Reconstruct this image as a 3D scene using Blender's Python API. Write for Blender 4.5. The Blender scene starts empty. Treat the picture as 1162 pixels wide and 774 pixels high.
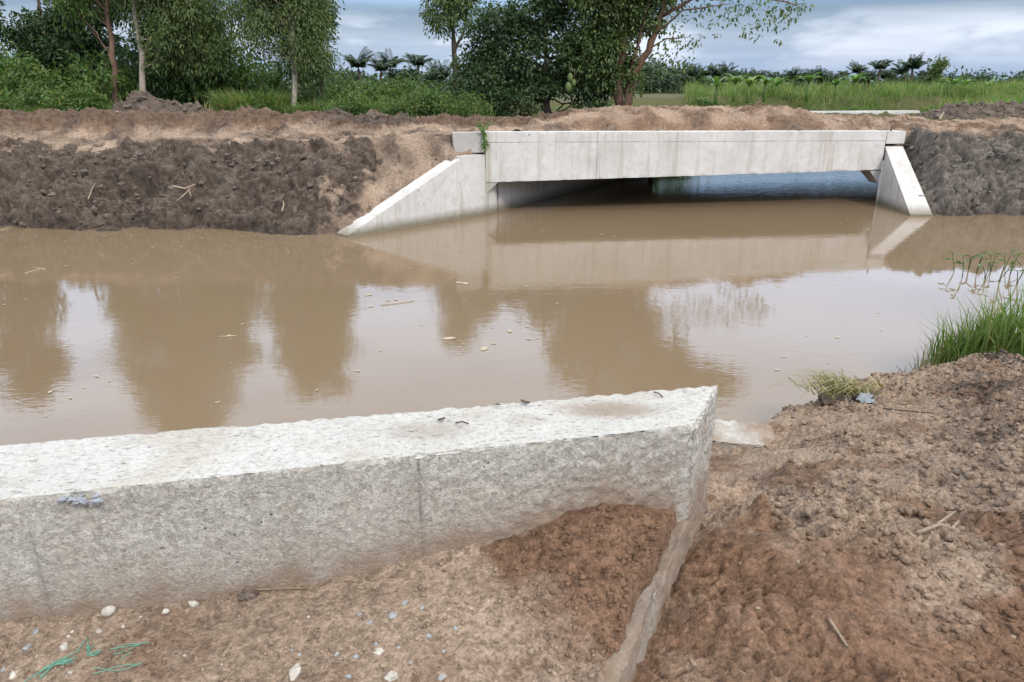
import bpy, bmesh, math
import numpy as np
from math import radians as R
rng = np.random.default_rng(7)
sc = bpy.context.scene
COL = sc.collection

# ------------------------------------------------------------------ camera frame
CAMH, F, PITCH = 2.67, 830.0, R(19.57)
CP, SP = math.cos(PITCH), math.sin(PITCH)
def at_z(px, py, z):
    """ground-frame point seen at (px, py) of the photo lying at height z"""
    t = math.tan(PITCH + math.atan((py-387)/F)); Y = (CAMH-z)/t
    return ((px-581)/F*(Y*CP+(CAMH-z)*SP), Y, z)
def at_y(px, py, Y):
    t = math.tan(PITCH + math.atan((py-387)/F)); z = CAMH - Y*t
    return ((px-581)/F*(Y*CP+(CAMH-z)*SP), Y, z)
def xat(px, Y, z=1.5):
    return (px-581)/F*(Y*CP+(CAMH-z)*SP)

# ------------------------------------------------------------------ noise
def _h(i, seed):
    i = i.astype(np.uint32)
    i = (i ^ np.uint32(seed*0x9E3779B1 & 0xFFFFFFFF)) * np.uint32(0x85EBCA6B)
    i ^= i >> np.uint32(13); i *= np.uint32(0xC2B2AE35); i ^= i >> np.uint32(16)
    return i
def _hash3(x, y, z, seed):
    return _h(x.astype(np.int64).astype(np.uint32)*np.uint32(73856093) ^ y.astype(np.int64).astype(np.uint32)*np.uint32(19349663)
              ^ z.astype(np.int64).astype(np.uint32)*np.uint32(83492791), seed)
def _u(h): return h.astype(np.float64)/4294967295.0
def vnoise3(x, y, z, seed=0):
    xi, yi, zi = np.floor(x), np.floor(y), np.floor(z)
    fx, fy, fz = x-xi, y-yi, z-zi
    ux, uy, uz = [f*f*f*(f*(f*6-15)+10) for f in (fx, fy, fz)]
    r = 0
    for dx in (0, 1):
        for dy in (0, 1):
            for dz in (0, 1):
                h = _hash3(xi+dx, yi+dy, zi+dz, seed)
                g = ((h & 255).astype(np.float64)/127.5-1)*(fx-dx) + (((h >> np.uint32(8)) & 255).astype(np.float64)/127.5-1)*(fy-dy) \
                    + (((h >> np.uint32(16)) & 255).astype(np.float64)/127.5-1)*(fz-dz)
                r = r + g*np.where(dx, ux, 1-ux)*np.where(dy, uy, 1-uy)*np.where(dz, uz, 1-uz)
    return r*1.4
def noise2(x, y, s, seed=0):
    xs, ys = x/s, y/s
    xi, yi = np.floor(xs), np.floor(ys); fx, fy = xs-xi, ys-yi
    ux, uy = fx*fx*fx*(fx*(fx*6-15)+10), fy*fy*fy*(fy*(fy*6-15)+10)
    r = 0
    z = np.zeros_like(xi)
    for dx in (0, 1):
        for dy in (0, 1):
            a = _u(_hash3(xi+dx, yi+dy, z, seed))*2*np.pi
            r = r + (np.cos(a)*(fx-dx)+np.sin(a)*(fy-dy))*np.where(dx, ux, 1-ux)*np.where(dy, uy, 1-uy)
    return r*1.5
def fbm2(x, y, s, o=4, seed=0, g=.5):
    r, a = 0, 1.
    for k in range(o):
        r = r + a*noise2(x+k*3.7, y-k*1.9, s, seed+k); s *= .5; a *= g
    return r
def worley2(x, y, s, seed=0):
    xs, ys = x/s, y/s; xi, yi = np.floor(xs), np.floor(ys)
    f1 = np.full(xs.shape, 9.); f2 = f1.copy(); idv = np.zeros(xs.shape); z = np.zeros_like(xi)
    for dx in (-1, 0, 1):
        for dy in (-1, 0, 1):
            h = _hash3(xi+dx, yi+dy, z, seed)
            ox, oy = (h & 1023)/1023., ((h >> np.uint32(10)) & 1023)/1023.
            d = np.hypot(xi+dx+ox-xs, yi+dy+oy-ys)
            m = d < f1
            f2 = np.where(m, f1, np.minimum(f2, d)); idv = np.where(m, (h >> np.uint32(20))/4095., idv); f1 = np.where(m, d, f1)
    return f1, f2, idv
def sstep(a, b, x):
    t = np.clip((x-a)/(b-a), 0, 1); return t*t*(3-2*t)

# ------------------------------------------------------------------ object helpers
def tag(o, label=None, cat=None, group=None, kind=None):
    if label: o['label'] = label
    if cat: o['category'] = cat
    if group: o['group'] = group
    if kind: o['kind'] = kind
    return o
def empty(name, loc=(0, 0, 0), rz=0.):
    o = bpy.data.objects.new(name, None); COL.objects.link(o)
    o.location = loc; o.rotation_euler = (0, 0, rz); o.empty_display_size = .2
    return o
def mesh_np(name, V, faces, smooth=True, attrs=None):
    """faces: list of int arrays (n,k)"""
    me = bpy.data.meshes.new(name)
    V = np.asarray(V, dtype=np.float32)
    faces = [np.asarray(f, dtype=np.int32) for f in faces if len(f)]
    nf = sum(len(f) for f in faces); nl = sum(f.size for f in faces)
    me.vertices.add(len(V)); me.vertices.foreach_set('co', V.ravel())
    me.loops.add(nl); me.loops.foreach_set('vertex_index', np.concatenate([f.ravel() for f in faces]))
    tot = np.concatenate([np.full(len(f), f.shape[1], np.int32) for f in faces])
    st = np.concatenate([[0], np.cumsum(tot)[:-1]]).astype(np.int32)
    me.polygons.add(nf); me.polygons.foreach_set('loop_start', st); me.polygons.foreach_set('loop_total', tot)
    me.polygons.foreach_set('use_smooth', np.full(nf, smooth))
    for k, (dom, typ, arr) in (attrs or {}).items():
        a = me.attributes.new(k, typ, dom)
        a.data.foreach_set('color' if typ == 'FLOAT_COLOR' else 'value', np.asarray(arr, dtype=np.float32).ravel())
    me.update(calc_edges=True)
    return me
def obj(name, me, mat, parent=None, loc=None):
    o = bpy.data.objects.new(name, me); COL.objects.link(o)
    if mat and not me.materials:
        for m in (mat if isinstance(mat, (list, tuple)) else [mat]): me.materials.append(m)
    if parent: o.parent = parent
    if loc is not None: o.location = loc
    return o
class MB:
    def __init__(s): s.V, s.F, s.n, s.A = [], {}, 0, []
    def add(s, V, F, a=None):
        V = np.asarray(V, float)
        for f in ([F] if not isinstance(F, list) else F):
            f = np.asarray(f, int)
            if f.ndim == 1: f = f[None]
            if len(f): s.F.setdefault(f.shape[1], []).append((f+s.n, np.full(len(f), rng.random()) if a is None else a))
        s.V.append(V); s.n += len(V); return s
    def mesh(s, name, smooth=True):
        ks = sorted(s.F)
        fs = [np.concatenate([f for f, _ in s.F[k]]) for k in ks]
        at = np.concatenate([np.concatenate([a for _, a in s.F[k]]) for k in ks])
        return mesh_np(name, np.concatenate(s.V), fs, smooth, {'rnd': ('FACE', 'FLOAT', at)})
    def build(s, name, mat, parent=None, smooth=True): return obj(name, s.mesh(name, smooth), mat, parent)
def tube(mb, pts, rad, n=7, cap=True):
    P = np.asarray(pts, float); rad = np.broadcast_to(np.asarray(rad, float), (len(P),))
    T = np.gradient(P, axis=0); T /= np.linalg.norm(T, axis=1)[:, None]+1e-9
    ref = np.array([0, 0, 1.]) if abs(T[0][2]) < .9 else np.array([1., 0, 0])
    V = []
    u = np.cross(T[0], ref)
    for p, t, r in zip(P, T, rad):
        u = u-t*np.dot(u, t); u /= np.linalg.norm(u)+1e-9; w = np.cross(t, u)
        a = np.linspace(0, 2*np.pi, n, endpoint=False)
        V.append(p+r*(np.cos(a)[:, None]*u+np.sin(a)[:, None]*w))
    V = np.concatenate(V); m = len(P)
    i = np.arange(m-1)[:, None]*n; j = np.arange(n)[None]; k = (j+1) % n
    Fq = np.stack([i+j, i+k, i+n+k, i+n+j], -1).reshape(-1, 4)
    fl = [Fq]
    if cap: fl.append(np.arange(n)[::-1][None] if n != 4 else np.arange(4)[::-1][None]); fl.append((np.arange(n)+(m-1)*n)[None])
    mb.add(V, fl)
def hexa(mb, c):
    """8 corners: bottom 4 ccw, top 4 ccw"""
    mb.add(c, np.array([[3, 2, 1, 0], [4, 5, 6, 7], [0, 1, 5, 4], [1, 2, 6, 5], [2, 3, 7, 6], [3, 0, 4, 7]]))
def prism(mb, poly, z0, z1):
    n = len(poly); p = np.asarray(poly, float)
    z0 = np.broadcast_to(z0, n); z1 = np.broadcast_to(z1, n)
    V = np.concatenate([np.c_[p, z0], np.c_[p, z1]]); i = np.arange(n); k = (i+1) % n
    mb.add(V, [np.arange(n)[::-1][None], (np.arange(n)+n)[None], np.stack([i, k, k+n, i+n], -1)])
def leaves(mb, P, D, N, L, W, fold=.15):
    """one folded diamond per leaf: base point P, direction D, normal N"""
    D = D/(np.linalg.norm(D, axis=1)[:, None]+1e-9); S = np.cross(D, N); S /= np.linalg.norm(S, axis=1)[:, None]+1e-9
    N2 = np.cross(S, D); n = len(P); L = np.broadcast_to(L, n)[:, None]; W = np.broadcast_to(W, n)[:, None]
    mid = P+D*L*.45; up = N2*W*fold
    V = np.stack([P, mid+S*W*.5+up, P+D*L-N2*L*.12, mid-S*W*.5+up], 1).reshape(-1, 3)
    mb.add(V, np.arange(4*n).reshape(-1, 4), rng.random(n))
def blades(mb, B, H, lean, az, W):
    n = len(B); dirv = np.c_[np.cos(az), np.sin(az), np.zeros(n)]; a2 = rng.random(n)*6.28
    S = np.c_[np.cos(a2), np.sin(a2), np.zeros(n)]; Z = np.array([0, 0, 1.])
    H = np.asarray(H)[:, None]; lean = np.asarray(lean)[:, None]; W = np.broadcast_to(W, n)[:, None]
    m1 = B+Z*H*.55+dirv*H*lean*.3; tip = B+Z*H*(1-.35*np.minimum(lean, 1.6))+dirv*H*lean
    V = np.stack([B-S*W*.5, B+S*W*.5, m1-S*W*.45, m1+S*W*.45, tip], 1).reshape(-1, 3)
    o = np.arange(n)[:, None]*5; a = rng.random(n)
    mb.add(V, [o+np.array([0, 1, 3, 2]), ], a)
    mb.n -= len(V); mb.V.pop(); mb.add(V, [o+np.array([2, 3, 4])], a)
def gridmesh(name, X, Y, Z, attrs=None, mask=None):
    ny, nx = X.shape
    V = np.stack([X, Y, Z], -1).reshape(-1, 3)
    i = (np.arange(ny-1)[:, None]*nx+np.arange(nx-1)[None])
    Fq = np.stack([i, i+1, i+nx+1, i+nx], -1).reshape(-1, 4)
    if mask is not None: Fq = Fq[mask.ravel()]
    return mesh_np(name, V, [Fq], True, attrs)
_ico = {}
def ico(sub):
    if sub not in _ico:
        bm = bmesh.new(); bmesh.ops.create_icosphere(bm, subdivisions=sub, radius=1)
        _ico[sub] = (np.array([v.co[:] for v in bm.verts]), np.array([[v.index for v in f.verts] for f in bm.faces])); bm.free()
    return _ico[sub]
def rot_rand(n):
    q = rng.normal(size=(n, 4)); q /= np.linalg.norm(q, axis=1)[:, None]; w, x, y, z = q.T
    return np.stack([1-2*(y*y+z*z), 2*(x*y-z*w), 2*(x*z+y*w), 2*(x*y+z*w), 1-2*(x*x+z*z), 2*(y*z-x*w), 2*(x*z-y*w), 2*(y*z+x*w), 1-2*(x*x+y*y)], -1).reshape(n, 3, 3)
def clods(mb, P, S, sub=1, flat=.7, rough=.35):
    v, f = ico(sub); n = len(P)
    off = rng.random((n, 1, 3))*50; q = v[None]*1.3+off
    d = 1+rough*1.6*vnoise3(q[..., 0], q[..., 1], q[..., 2], 3)+rough*vnoise3(q[..., 0]*2.3, q[..., 1]*2.3, q[..., 2]*2.3, 5)
    V = v[None]*d[..., None]*(1+.35*rng.normal(size=(n, 1, 3)).clip(-1.2, 1.2)*.6)
    V = np.einsum('nij,nkj->nki', rot_rand(n), V)*np.asarray(S)[:, None, None]; V[..., 2] *= flat
    V += np.asarray(P)[:, None]
    mb.add(V.reshape(-1, 3), (np.arange(n)[:, None, None]*len(v)+f[None]).reshape(-1, 3), np.repeat(rng.random(n), len(f)))
def stone_mesh(name, sub=2, rough=.3, sx=1, sy=.8, sz=.55):
    v, f = ico(sub); o = rng.random(3)*40
    q = v*1.1+o; d = 1+rough*2*vnoise3(q[:, 0], q[:, 1], q[:, 2], 1)+rough*.6*vnoise3(q[:, 0]*3, q[:, 1]*3, q[:, 2]*3, 2)
    V = v*d[:, None]
    for _ in range(5):                                     # broken flat faces
        nrm = rng.normal(size=3); nrm /= np.linalg.norm(nrm); h = .62+.2*rng.random()
        s = V@nrm; V -= np.maximum(s-h, 0)[:, None]*nrm
    return mesh_np(name, V*np.array([sx, sy, sz]), [f], False)

# ------------------------------------------------------------------ materials
class NT:
    def __init__(s, name):
        s.m = bpy.data.materials.new(name); s.m.use_nodes = True; s.t = s.m.node_tree; s.t.nodes.clear()
        s.out = s.n('ShaderNodeOutputMaterial')
    def n(s, typ, **kw):
        nd = s.t.nodes.new(typ)
        for k, v in kw.items():
            if k == 'ins':
                for a, b in v.items(): s.set(nd.inputs[a], b)
            else: setattr(nd, k, v)
        return nd
    def set(s, sock, v):
        if isinstance(v, bpy.types.NodeSocket): s.t.links.new(v, sock)
        else:
            if sock.type == 'RGBA' and len(v) == 3: v = (*v, 1)
            sock.default_value = v
    def coord(s, scale=(1, 1, 1)):
        g = s.n('ShaderNodeNewGeometry')
        mp = s.n('ShaderNodeMapping'); s.set(mp.inputs['Vector'], g.outputs['Position']); mp.inputs['Scale'].default_value = scale
        return mp.outputs[0]
    def noise(s, scale, detail=5, rough=.6, vec=None, dist=0):
        nd = s.n('ShaderNodeTexNoise'); nd.inputs['Scale'].default_value = scale; nd.inputs['Detail'].default_value = detail
        nd.inputs['Roughness'].default_value = rough; nd.inputs['Distortion'].default_value = dist
        s.set(nd.inputs['Vector'], vec if vec is not None else s.coord()); return nd.outputs['Fac']
    def voro(s, scale, feature='F1', vec=None, out='Distance'):
        nd = s.n('ShaderNodeTexVoronoi', feature=feature); nd.inputs['Scale'].default_value = scale
        s.set(nd.inputs['Vector'], vec if vec is not None else s.coord()); return nd.outputs[out]
    def rng_(s, v, a, b, c=0, d=1):
        nd = s.n('ShaderNodeMapRange'); s.set(nd.inputs[0], v)
        for i, q in enumerate((a, b, c, d)): nd.inputs[i+1].default_value = q
        return nd.outputs[0]
    def math(s, op, a, b=0., c=None):
        nd = s.n('ShaderNodeMath', operation=op); s.set(nd.inputs[0], a); s.set(nd.inputs[1], b)
        if c is not None: s.set(nd.inputs[2], c)
        return nd.outputs[0]
    def mix(s, f, a, b, mode='MIX'):
        nd = s.n('ShaderNodeMix', data_type='RGBA', blend_type=mode); s.set(nd.inputs[0], f); s.set(nd.inputs[6], a); s.set(nd.inputs[7], b)
        return nd.outputs[2]
    def attr(s, name, out='Fac'):
        nd = s.n('ShaderNodeAttribute'); nd.attribute_name = name; return nd.outputs[out]
    def bump(s, h, strength=.5, dist=.01, nrm=None):
        nd = s.n('ShaderNodeBump'); nd.inputs['Strength'].default_value = strength; nd.inputs['Distance'].default_value = dist
        s.set(nd.inputs['Height'], h)
        if nrm is not None: s.set(nd.inputs['Normal'], nrm)
        return nd.outputs[0]
    def bsdf(s, col, rough=.9, spec=.3, nrm=None, **kw):
        b = s.n('ShaderNodeBsdfPrincipled'); s.set(b.inputs['Base Color'], col); s.set(b.inputs['Roughness'], rough)
        s.set(b.inputs['Specular IOR Level'], spec)
        if nrm is not None: s.set(b.inputs['Normal'], nrm)
        for k, v in kw.items(): s.set(b.inputs[k.replace('_', ' ')], v)
        s.t.links.new(b.outputs[0], s.out.inputs[0]); return b

def soil_material():
    t = NT('soil')
    n1, n2, n3 = t.noise(1.3, 6, .65), t.noise(14, 6, .7), t.noise(85, 3, .7)
    sand = t.mix(t.rng_(n1, .3, .7), (.255, .186, .134), (.385, .292, .215))
    red = t.mix(t.rng_(n2, .3, .7), (.138, .078, .047), (.255, .155, .098))
    clay = t.mix(t.rng_(t.noise(5, 6, .7), .35, .68), (.060, .046, .036), (.165, .128, .100))
    grey = t.mix(t.rng_(t.noise(4, 6, .7), .35, .68), (.085, .075, .064), (.215, .19, .162))
    turf = t.mix(n2, (.05, .06, .02), (.12, .11, .05))
    z = t.n('ShaderNodeSeparateColor'); t.set(z.inputs[0], t.attr('zone', 'Color'))
    w = t.math('MULTIPLY', t.math('SUBTRACT', n2, .5), .7)
    def wt(v): return t.rng_(t.math('ADD', v, w), .25, .75)
    c = t.mix(wt(z.outputs[0]), sand, red)
    c = t.mix(wt(z.outputs[1]), c, clay)
    c = t.mix(wt(z.outputs[2]), c, grey)
    c = t.mix(wt(t.attr('turf')), c, turf)
    c = t.mix(1., c, t.mix(t.rng_(n3, .25, .75), (.62, .60, .58), (1.25, 1.25, 1.25)), 'MULTIPLY')
    g1 = t.n('ShaderNodeSeparateColor'); t.set(g1.inputs[0], t.voro(42, out='Color')); g2 = t.n('ShaderNodeSeparateColor'); t.set(g2.inputs[0], t.voro(95, out='Color'))
    gr = t.math('ADD', t.math('MULTIPLY', g1.outputs[0], .5), t.math('MULTIPLY', g2.outputs[0], .5))
    c = t.mix(1., c, t.mix(t.rng_(gr, .12, .88), (.68, .65, .63), (1.27, 1.27, 1.27)), 'MULTIPLY')
    wet = t.attr('wet')
    c = t.mix(t.math('MULTIPLY', wet, .62), c, t.mix(1., c, (.40, .36, .33), 'MULTIPLY'))
    n4 = t.noise(38, 6, .75); h = t.math('ADD', t.math('MULTIPLY', n2, .7), t.math('ADD', t.math('MULTIPLY', n3, .4), t.math('MULTIPLY', n4, .6)))
    c = t.mix(t.rng_(n4, .54, .68, 0, .55), c, t.mix(1., c, (.50, .46, .42), 'MULTIPLY'))
    t.bsdf(c, t.rng_(wet, 0, 1, .95, .62), .25, t.bump(h, .85, .035))
    return t.m
def concrete_near():
    t = NT('weathered_concrete')
    top = t.attr('top'); stain = t.attr('stain'); rgh = t.attr('rough')
    n1, n2, n3 = t.noise(2.2, 6, .65), t.noise(22, 7, .75), t.noise(75, 6, .8)
    fine = t.noise(110, 3, .75); pit = t.voro(60); pm = t.math('MULTIPLY', t.rng_(t.voro(26), .15, .09), t.rng_(t.noise(3, 3, .6), .45, .6))
    jt = t.attr('joint')
    face = t.mix(t.rng_(n1, .3, .7), (.335, .312, .262), (.43, .403, .348))
    face = t.mix(t.rng_(t.noise(1.1, 5, .6, t.coord((1, 1, 5))), .48, .62, 0, .5), face, (.33, .30, .25))
    face = t.mix(t.rng_(t.noise(9, 5, .7, t.coord((1, 1, .12))), .54, .68, 0, .6), face, (.285, .255, .205))
    face = t.mix(t.rng_(n2, .35, .65), face, t.mix(.6, face, (.52, .505, .47)))
    face = t.mix(t.rng_(n3, .55, .66, 0, .85), face, (.17, .162, .145))
    face = t.mix(t.rng_(t.noise(5, 6, .7), .50, .66, 0, .6), face, (.40, .365, .305))
    face = t.mix(t.rng_(fine, .52, .64, 0, .7), face, (.58, .565, .53))
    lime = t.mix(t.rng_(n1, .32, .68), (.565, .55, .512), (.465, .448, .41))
    lime = t.mix(t.rng_(t.noise(9, 7, .78), .52, .66), lime, (.52, .49, .44))
    lime = t.mix(t.rng_(fine, .56, .68, 0, .7), lime, (.40, .385, .35))
    lime = t.mix(t.rng_(t.noise(48, 6, .78, t.coord((.55, 1.6, 1))), .57, .64), lime, (.13, .12, .105))
    lime = t.mix(t.rng_(t.noise(2.6, 6, .7), .50, .66, 0, .55), lime, (.40, .34, .27))
    g1 = t.n('ShaderNodeSeparateColor'); t.set(g1.inputs[0], t.voro(70, out='Color')); g2 = t.n('ShaderNodeSeparateColor'); t.set(g2.inputs[0], t.voro(150, out='Color'))
    gr = t.math('ADD', t.math('MULTIPLY', g1.outputs[0], .6), t.math('MULTIPLY', g2.outputs[0], .4))
    face = t.mix(1., face, t.mix(t.rng_(gr, .15, .85), (.74, .735, .725), (1.20, 1.19, 1.175)), 'MULTIPLY')
    lime = t.mix(1., lime, t.mix(t.rng_(gr, .1, .5), (.80, .79, .77), (1.05, 1.05, 1.04)), 'MULTIPLY')
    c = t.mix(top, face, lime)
    c = t.mix(t.math('MULTIPLY', pm, t.math('SUBTRACT', 1., top)), c, (.13, .12, .105))
    c = t.mix(jt, c, (.15, .14, .12))
    c = t.mix(t.math('MULTIPLY', stain, t.rng_(n2, .25, .6, .6, 1.)), c, (.245, .17, .115))
    h = t.math('ADD', t.math('MULTIPLY', n2, .5), t.math('ADD', t.math('MULTIPLY', n3, .55), t.math('MULTIPLY', t.rng_(pit, 0, .35), .12)))
    t.bsdf(c, .93, .2, t.bump(t.math('ADD', h, t.math('MULTIPLY', fine, .4)), .8, .02))
    return t.m
def concrete_far(name='cast_concrete', base=(.56, .54, .515), dark=(.44, .425, .40)):
    t = NT(name)
    n1, n2 = t.noise(1.1, 6, .65), t.noise(9, 6, .7)
    c = t.mix(t.rng_(n1, .32, .68), base, dark)
    c = t.mix(t.rng_(n2, .52, .72), c, tuple(.74*x for x in base))
    c = t.mix(t.rng_(t.noise(2.6, 7, .72), .52, .70, 0, .7), c, (.40, .375, .335))
    c = t.mix(t.rng_(t.noise(45, 5, .8), .56, .70, 0, .7), c, (.30, .285, .26))
    streak = t.noise(5, 5, .7, t.coord((1, 1, .07)))
    c = t.mix(t.rng_(streak, .53, .70, 0, .75), c, (.33, .29, .225))
    spots = t.voro(2.1, out='Distance'); c = t.mix(t.math('MULTIPLY', t.rng_(spots, .055, .03), .8), c, (.16, .14, .12))
    z = t.n('ShaderNodeSeparateXYZ'); t.set(z.inputs[0], t.coord())
    lo = t.math('ADD', z.outputs[2], t.math('MULTIPLY', t.math('SUBTRACT', n2, .5), .16))
    c = t.mix(t.rng_(lo, .22, .04, 0, .9), c, (.15, .13, .085))
    t.bsdf(c, .85, .25, t.bump(t.math('ADD', n2, t.math('MULTIPLY', t.noise(60, 4), .3)), .35, .012))
    return t.m
def water_material():
    t = NT('muddy_water')
    n0 = t.noise(.22, 4, .5)
    c = t.mix(n0, (.160, .112, .066), (.192, .139, .086))
    v = t.coord((1, 1.9, 1))
    r1, r2 = t.noise(3.2, 3, .55, v, .3), t.noise(12, 2, .5, v)
    px = t.n('ShaderNodeSeparateXYZ'); t.set(px.inputs[0], t.coord())
    far = t.math('MULTIPLY', t.rng_(px.outputs[1], 15, 21), t.rng_(px.outputs[0], 0, 5))
    patch = t.math('ADD', t.rng_(t.noise(.16, 3, .6), .38, .66, .12, 1.), t.math('MULTIPLY', far, 2.2))
    h = t.math('MULTIPLY', t.math('ADD', r1, t.math('MULTIPLY', r2, .30)), patch)
    t.bsdf(c, .035, .5, t.bump(h, .075, .035), IOR=1.395)
    return t.m
def leaf_material(name, a, b, yellow=(.2, .2, .04), gloss=.42, trans=.3, dry=(.955, .985)):
    t = NT(name); r = t.attr('rnd'); n = t.noise(1.1, 3, .6)
    c = t.mix(t.math('ADD', t.math('MULTIPLY', r, .6), t.rng_(n, .3, .7, -.1, .5)), a, b)
    c = t.mix(t.rng_(r, *dry), c, yellow)
    b1 = t.n('ShaderNodeBsdfPrincipled'); t.set(b1.inputs['Base Color'], c); b1.inputs['Roughness'].default_value = gloss
    b1.inputs['Specular IOR Level'].default_value = .35
    b2 = t.n('ShaderNodeBsdfTranslucent'); t.set(b2.inputs[0], t.mix(1., c, (1.15, 1.35, .6), 'MULTIPLY'))
    mx = t.n('ShaderNodeMixShader'); mx.inputs[0].default_value = trans
    t.t.links.new(b1.outputs[0], mx.inputs[1]); t.t.links.new(b2.outputs[0], mx.inputs[2]); t.t.links.new(mx.outputs[0], t.out.inputs[0])
    return t.m
def bark_material(name, a, b, s=6):
    t = NT(name); n = t.noise(s, 6, .7, t.coord((1, 1, .28))); n2 = t.noise(s*6, 4, .7, t.coord((1, 1, .3)))
    c = t.mix(t.rng_(n, .35, .65), a, b); c = t.mix(t.rng_(n2, .56, .72, 0, .7), c, tuple(.35*x for x in a))
    t.bsdf(c, .9, .2, t.bump(n2, .7, .02)); return t.m
def plain(name, a, b=None, s=30, rough=.8, spec=.3, bump=.4):
    t = NT(name); n = t.noise(s, 5, .65)
    t.bsdf(t.mix(t.rng_(n, .3, .7), a, b or tuple(.7*x for x in a)), rough, spec, t.bump(n, bump, .01)); return t.m
def clod_material(name, a, b):
    t = NT(name); n = t.noise(40, 5, .7)
    c = t.mix(t.math('ADD', t.math('MULTIPLY', t.attr('rnd'), .7), t.rng_(n, .3, .7, 0, .4)), a, b)
    t.bsdf(c, .95, .2, t.bump(n, .7, .02)); return t.m

SOIL = soil_material(); CNEAR = concrete_near(); CFAR = concrete_far(); WATER = water_material()
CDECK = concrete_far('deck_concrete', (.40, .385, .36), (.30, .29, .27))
LEAF_DARK = leaf_material('dark_leaf', (.020, .042, .018), (.066, .112, .038), (.10, .12, .03))
LEAF_MID = leaf_material('mid_leaf', (.034, .070, .016), (.115, .190, .045))
LEAF_OLIVE = leaf_material('olive_leaf', (.042, .074, .022), (.140, .192, .062), (.2, .19, .06))
LEAF_LIGHT = leaf_material('light_leaf', (.065, .130, .028), (.145, .250, .060), (.28, .28, .05))
GRASS = leaf_material('grass_blade', (.070, .125, .026), (.190, .275, .075), (.33, .27, .12), .55, .35, (.80, .93))
DRY = leaf_material('dry_grass_blade', (.17, .155, .06), (.34, .29, .15), (.42, .36, .2), .6, .3)
PALM = leaf_material('palm_leaf', (.022, .042, .024), (.060, .098, .045), (.12, .12, .05))
BARK_PALE = bark_material('pale_bark', (.38, .33, .27), (.25, .20, .155))
BARK_PINK = bark_material('pinkish_bark', (.22, .14, .10), (.12, .075, .055))
BARK_DARK = bark_material('dark_bark', (.055, .04, .03), (.10, .075, .055))
BARK_BROWN = bark_material('brown_bark', (.15, .085, .055), (.075, .045, .032))
CLOD_SAND = clod_material('dry_clod', (.15, .105, .074), (.31, .225, .165))
CLOD_RED = clod_material('red_clod', (.10, .055, .037), (.22, .13, .088))
CLOD_CLAY = clod_material('clay_clod', (.07, .054, .044), (.165, .13, .105))
CLOD_GREY = clod_material('grey_clay_clod', (.08, .07, .062), (.18, .158, .136))

# ------------------------------------------------------------------ world, sun, camera
def make_world():
    w = bpy.data.worlds.new('World'); sc.world = w; w.use_nodes = True
    t = NT.__new__(NT); t.t = w.node_tree; t.t.nodes.clear()
    out = t.n('ShaderNodeOutputWorld'); bg = t.n('ShaderNodeBackground'); bg.inputs[1].default_value = .1
    sky = t.n('ShaderNodeTexSky', sky_type='NISHITA'); sky.sun_disc = False
    sky.sun_elevation = SUN_EL; sky.sun_rotation = SUN_AZ; sky.air_density = 1.; sky.dust_density = 1.2
    tc = t.n('ShaderNodeTexCoord'); g = tc.outputs['Generated']
    sx = t.n('ShaderNodeSeparateXYZ'); t.set(sx.inputs[0], g); z = sx.outputs[2]
    def mapped(sc_):
        m = t.n('ShaderNodeMapping'); t.set(m.inputs[0], g); m.inputs['Scale'].default_value = sc_; return m.outputs[0]
    zz = t.math('ADD', z, t.math('MULTIPLY', t.math('SUBTRACT', t.noise(1.6, 4, .55, mapped((1, 1, 5))), .5), .05))
    rmp = t.n('ShaderNodeValToRGB'); t.set(rmp.inputs[0], zz)
    cr = rmp.color_ramp; stops = [(0., (.185, .245, .35)), (.030, (.22, .275, .375)), (.055, (.22, .265, .34)), (.085, (.115, .160, .225)), (.13, (.27, .40, .61)),
                                  (.19, (.62, .73, .95)), (.30, (.86, .98, 1.20)), (.5, (.92, .98, 1.08)), (1., (1.0, 1.0, 1.0))]
    cr.elements[0].position, cr.elements[0].color = stops[0][0], (*stops[0][1], 1)
    cr.elements[1].position, cr.elements[1].color = stops[-1][0], (*stops[-1][1], 1)
    for p, c in stops[1:-1]:
        e = cr.elements.new(p); e.color = (*c, 1)
    puff = t.noise(5.5, 7, .56, mapped((1, 1, 3.2)), .15)
    env = t.math('MULTIPLY', t.rng_(z, .008, .030), t.rng_(z, .085, .055))
    big = t.rng_(t.noise(1.7, 2, .5, mapped((1, 1, 2))), .36, .58)
    pm = t.math('MULTIPLY', t.math('MULTIPLY', t.rng_(puff, .45, .56), env), big)
    c = t.mix(t.math('MULTIPLY', pm, .92), rmp.outputs[0], (.52, .545, .60))
    band = t.noise(2.4, 5, .55, mapped((1, 1, 11)))
    c = t.mix(t.rng_(band, .40, .58, 0, .8), c, t.mix(1., c, (.72, .76, .82), 'MULTIPLY'))
    c = t.mix(1., c, (SKYK, SKYK, SKYK), 'MULTIPLY')
    fin = t.mix(.88, sky.outputs[0], c)
    t.set(bg.inputs[0], fin); t.t.links.new(bg.outputs[0], out.inputs[0])
SKYK = 13.5
sd = np.array([.36, -.62, .70]); sd /= np.linalg.norm(sd)      # towards the sun
SUN_EL = math.asin(sd[2]); SUN_AZ = math.atan2(sd[0], sd[1])
make_world()
L = bpy.data.lights.new('sun', 'SUN'); L.energy = 1.5; L.angle = R(13); L.color = (1, .935, .84)
lo = bpy.data.objects.new('sun', L); COL.objects.link(lo)
from mathutils import Vector
lo.rotation_euler = Vector(-sd).to_track_quat('-Z', 'Y').to_euler(); lo.location = (0, 0, 30)
cam = bpy.data.cameras.new('camera'); cam.lens = 36*F/1162; cam.sensor_width = 36; cam.clip_end = 6000; cam.clip_start = .05
co = bpy.data.objects.new('camera', cam); COL.objects.link(co); co.location = (0, 0, CAMH); co.rotation_euler = (R(90)-PITCH, 0, 0)
sc.camera = co
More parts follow.
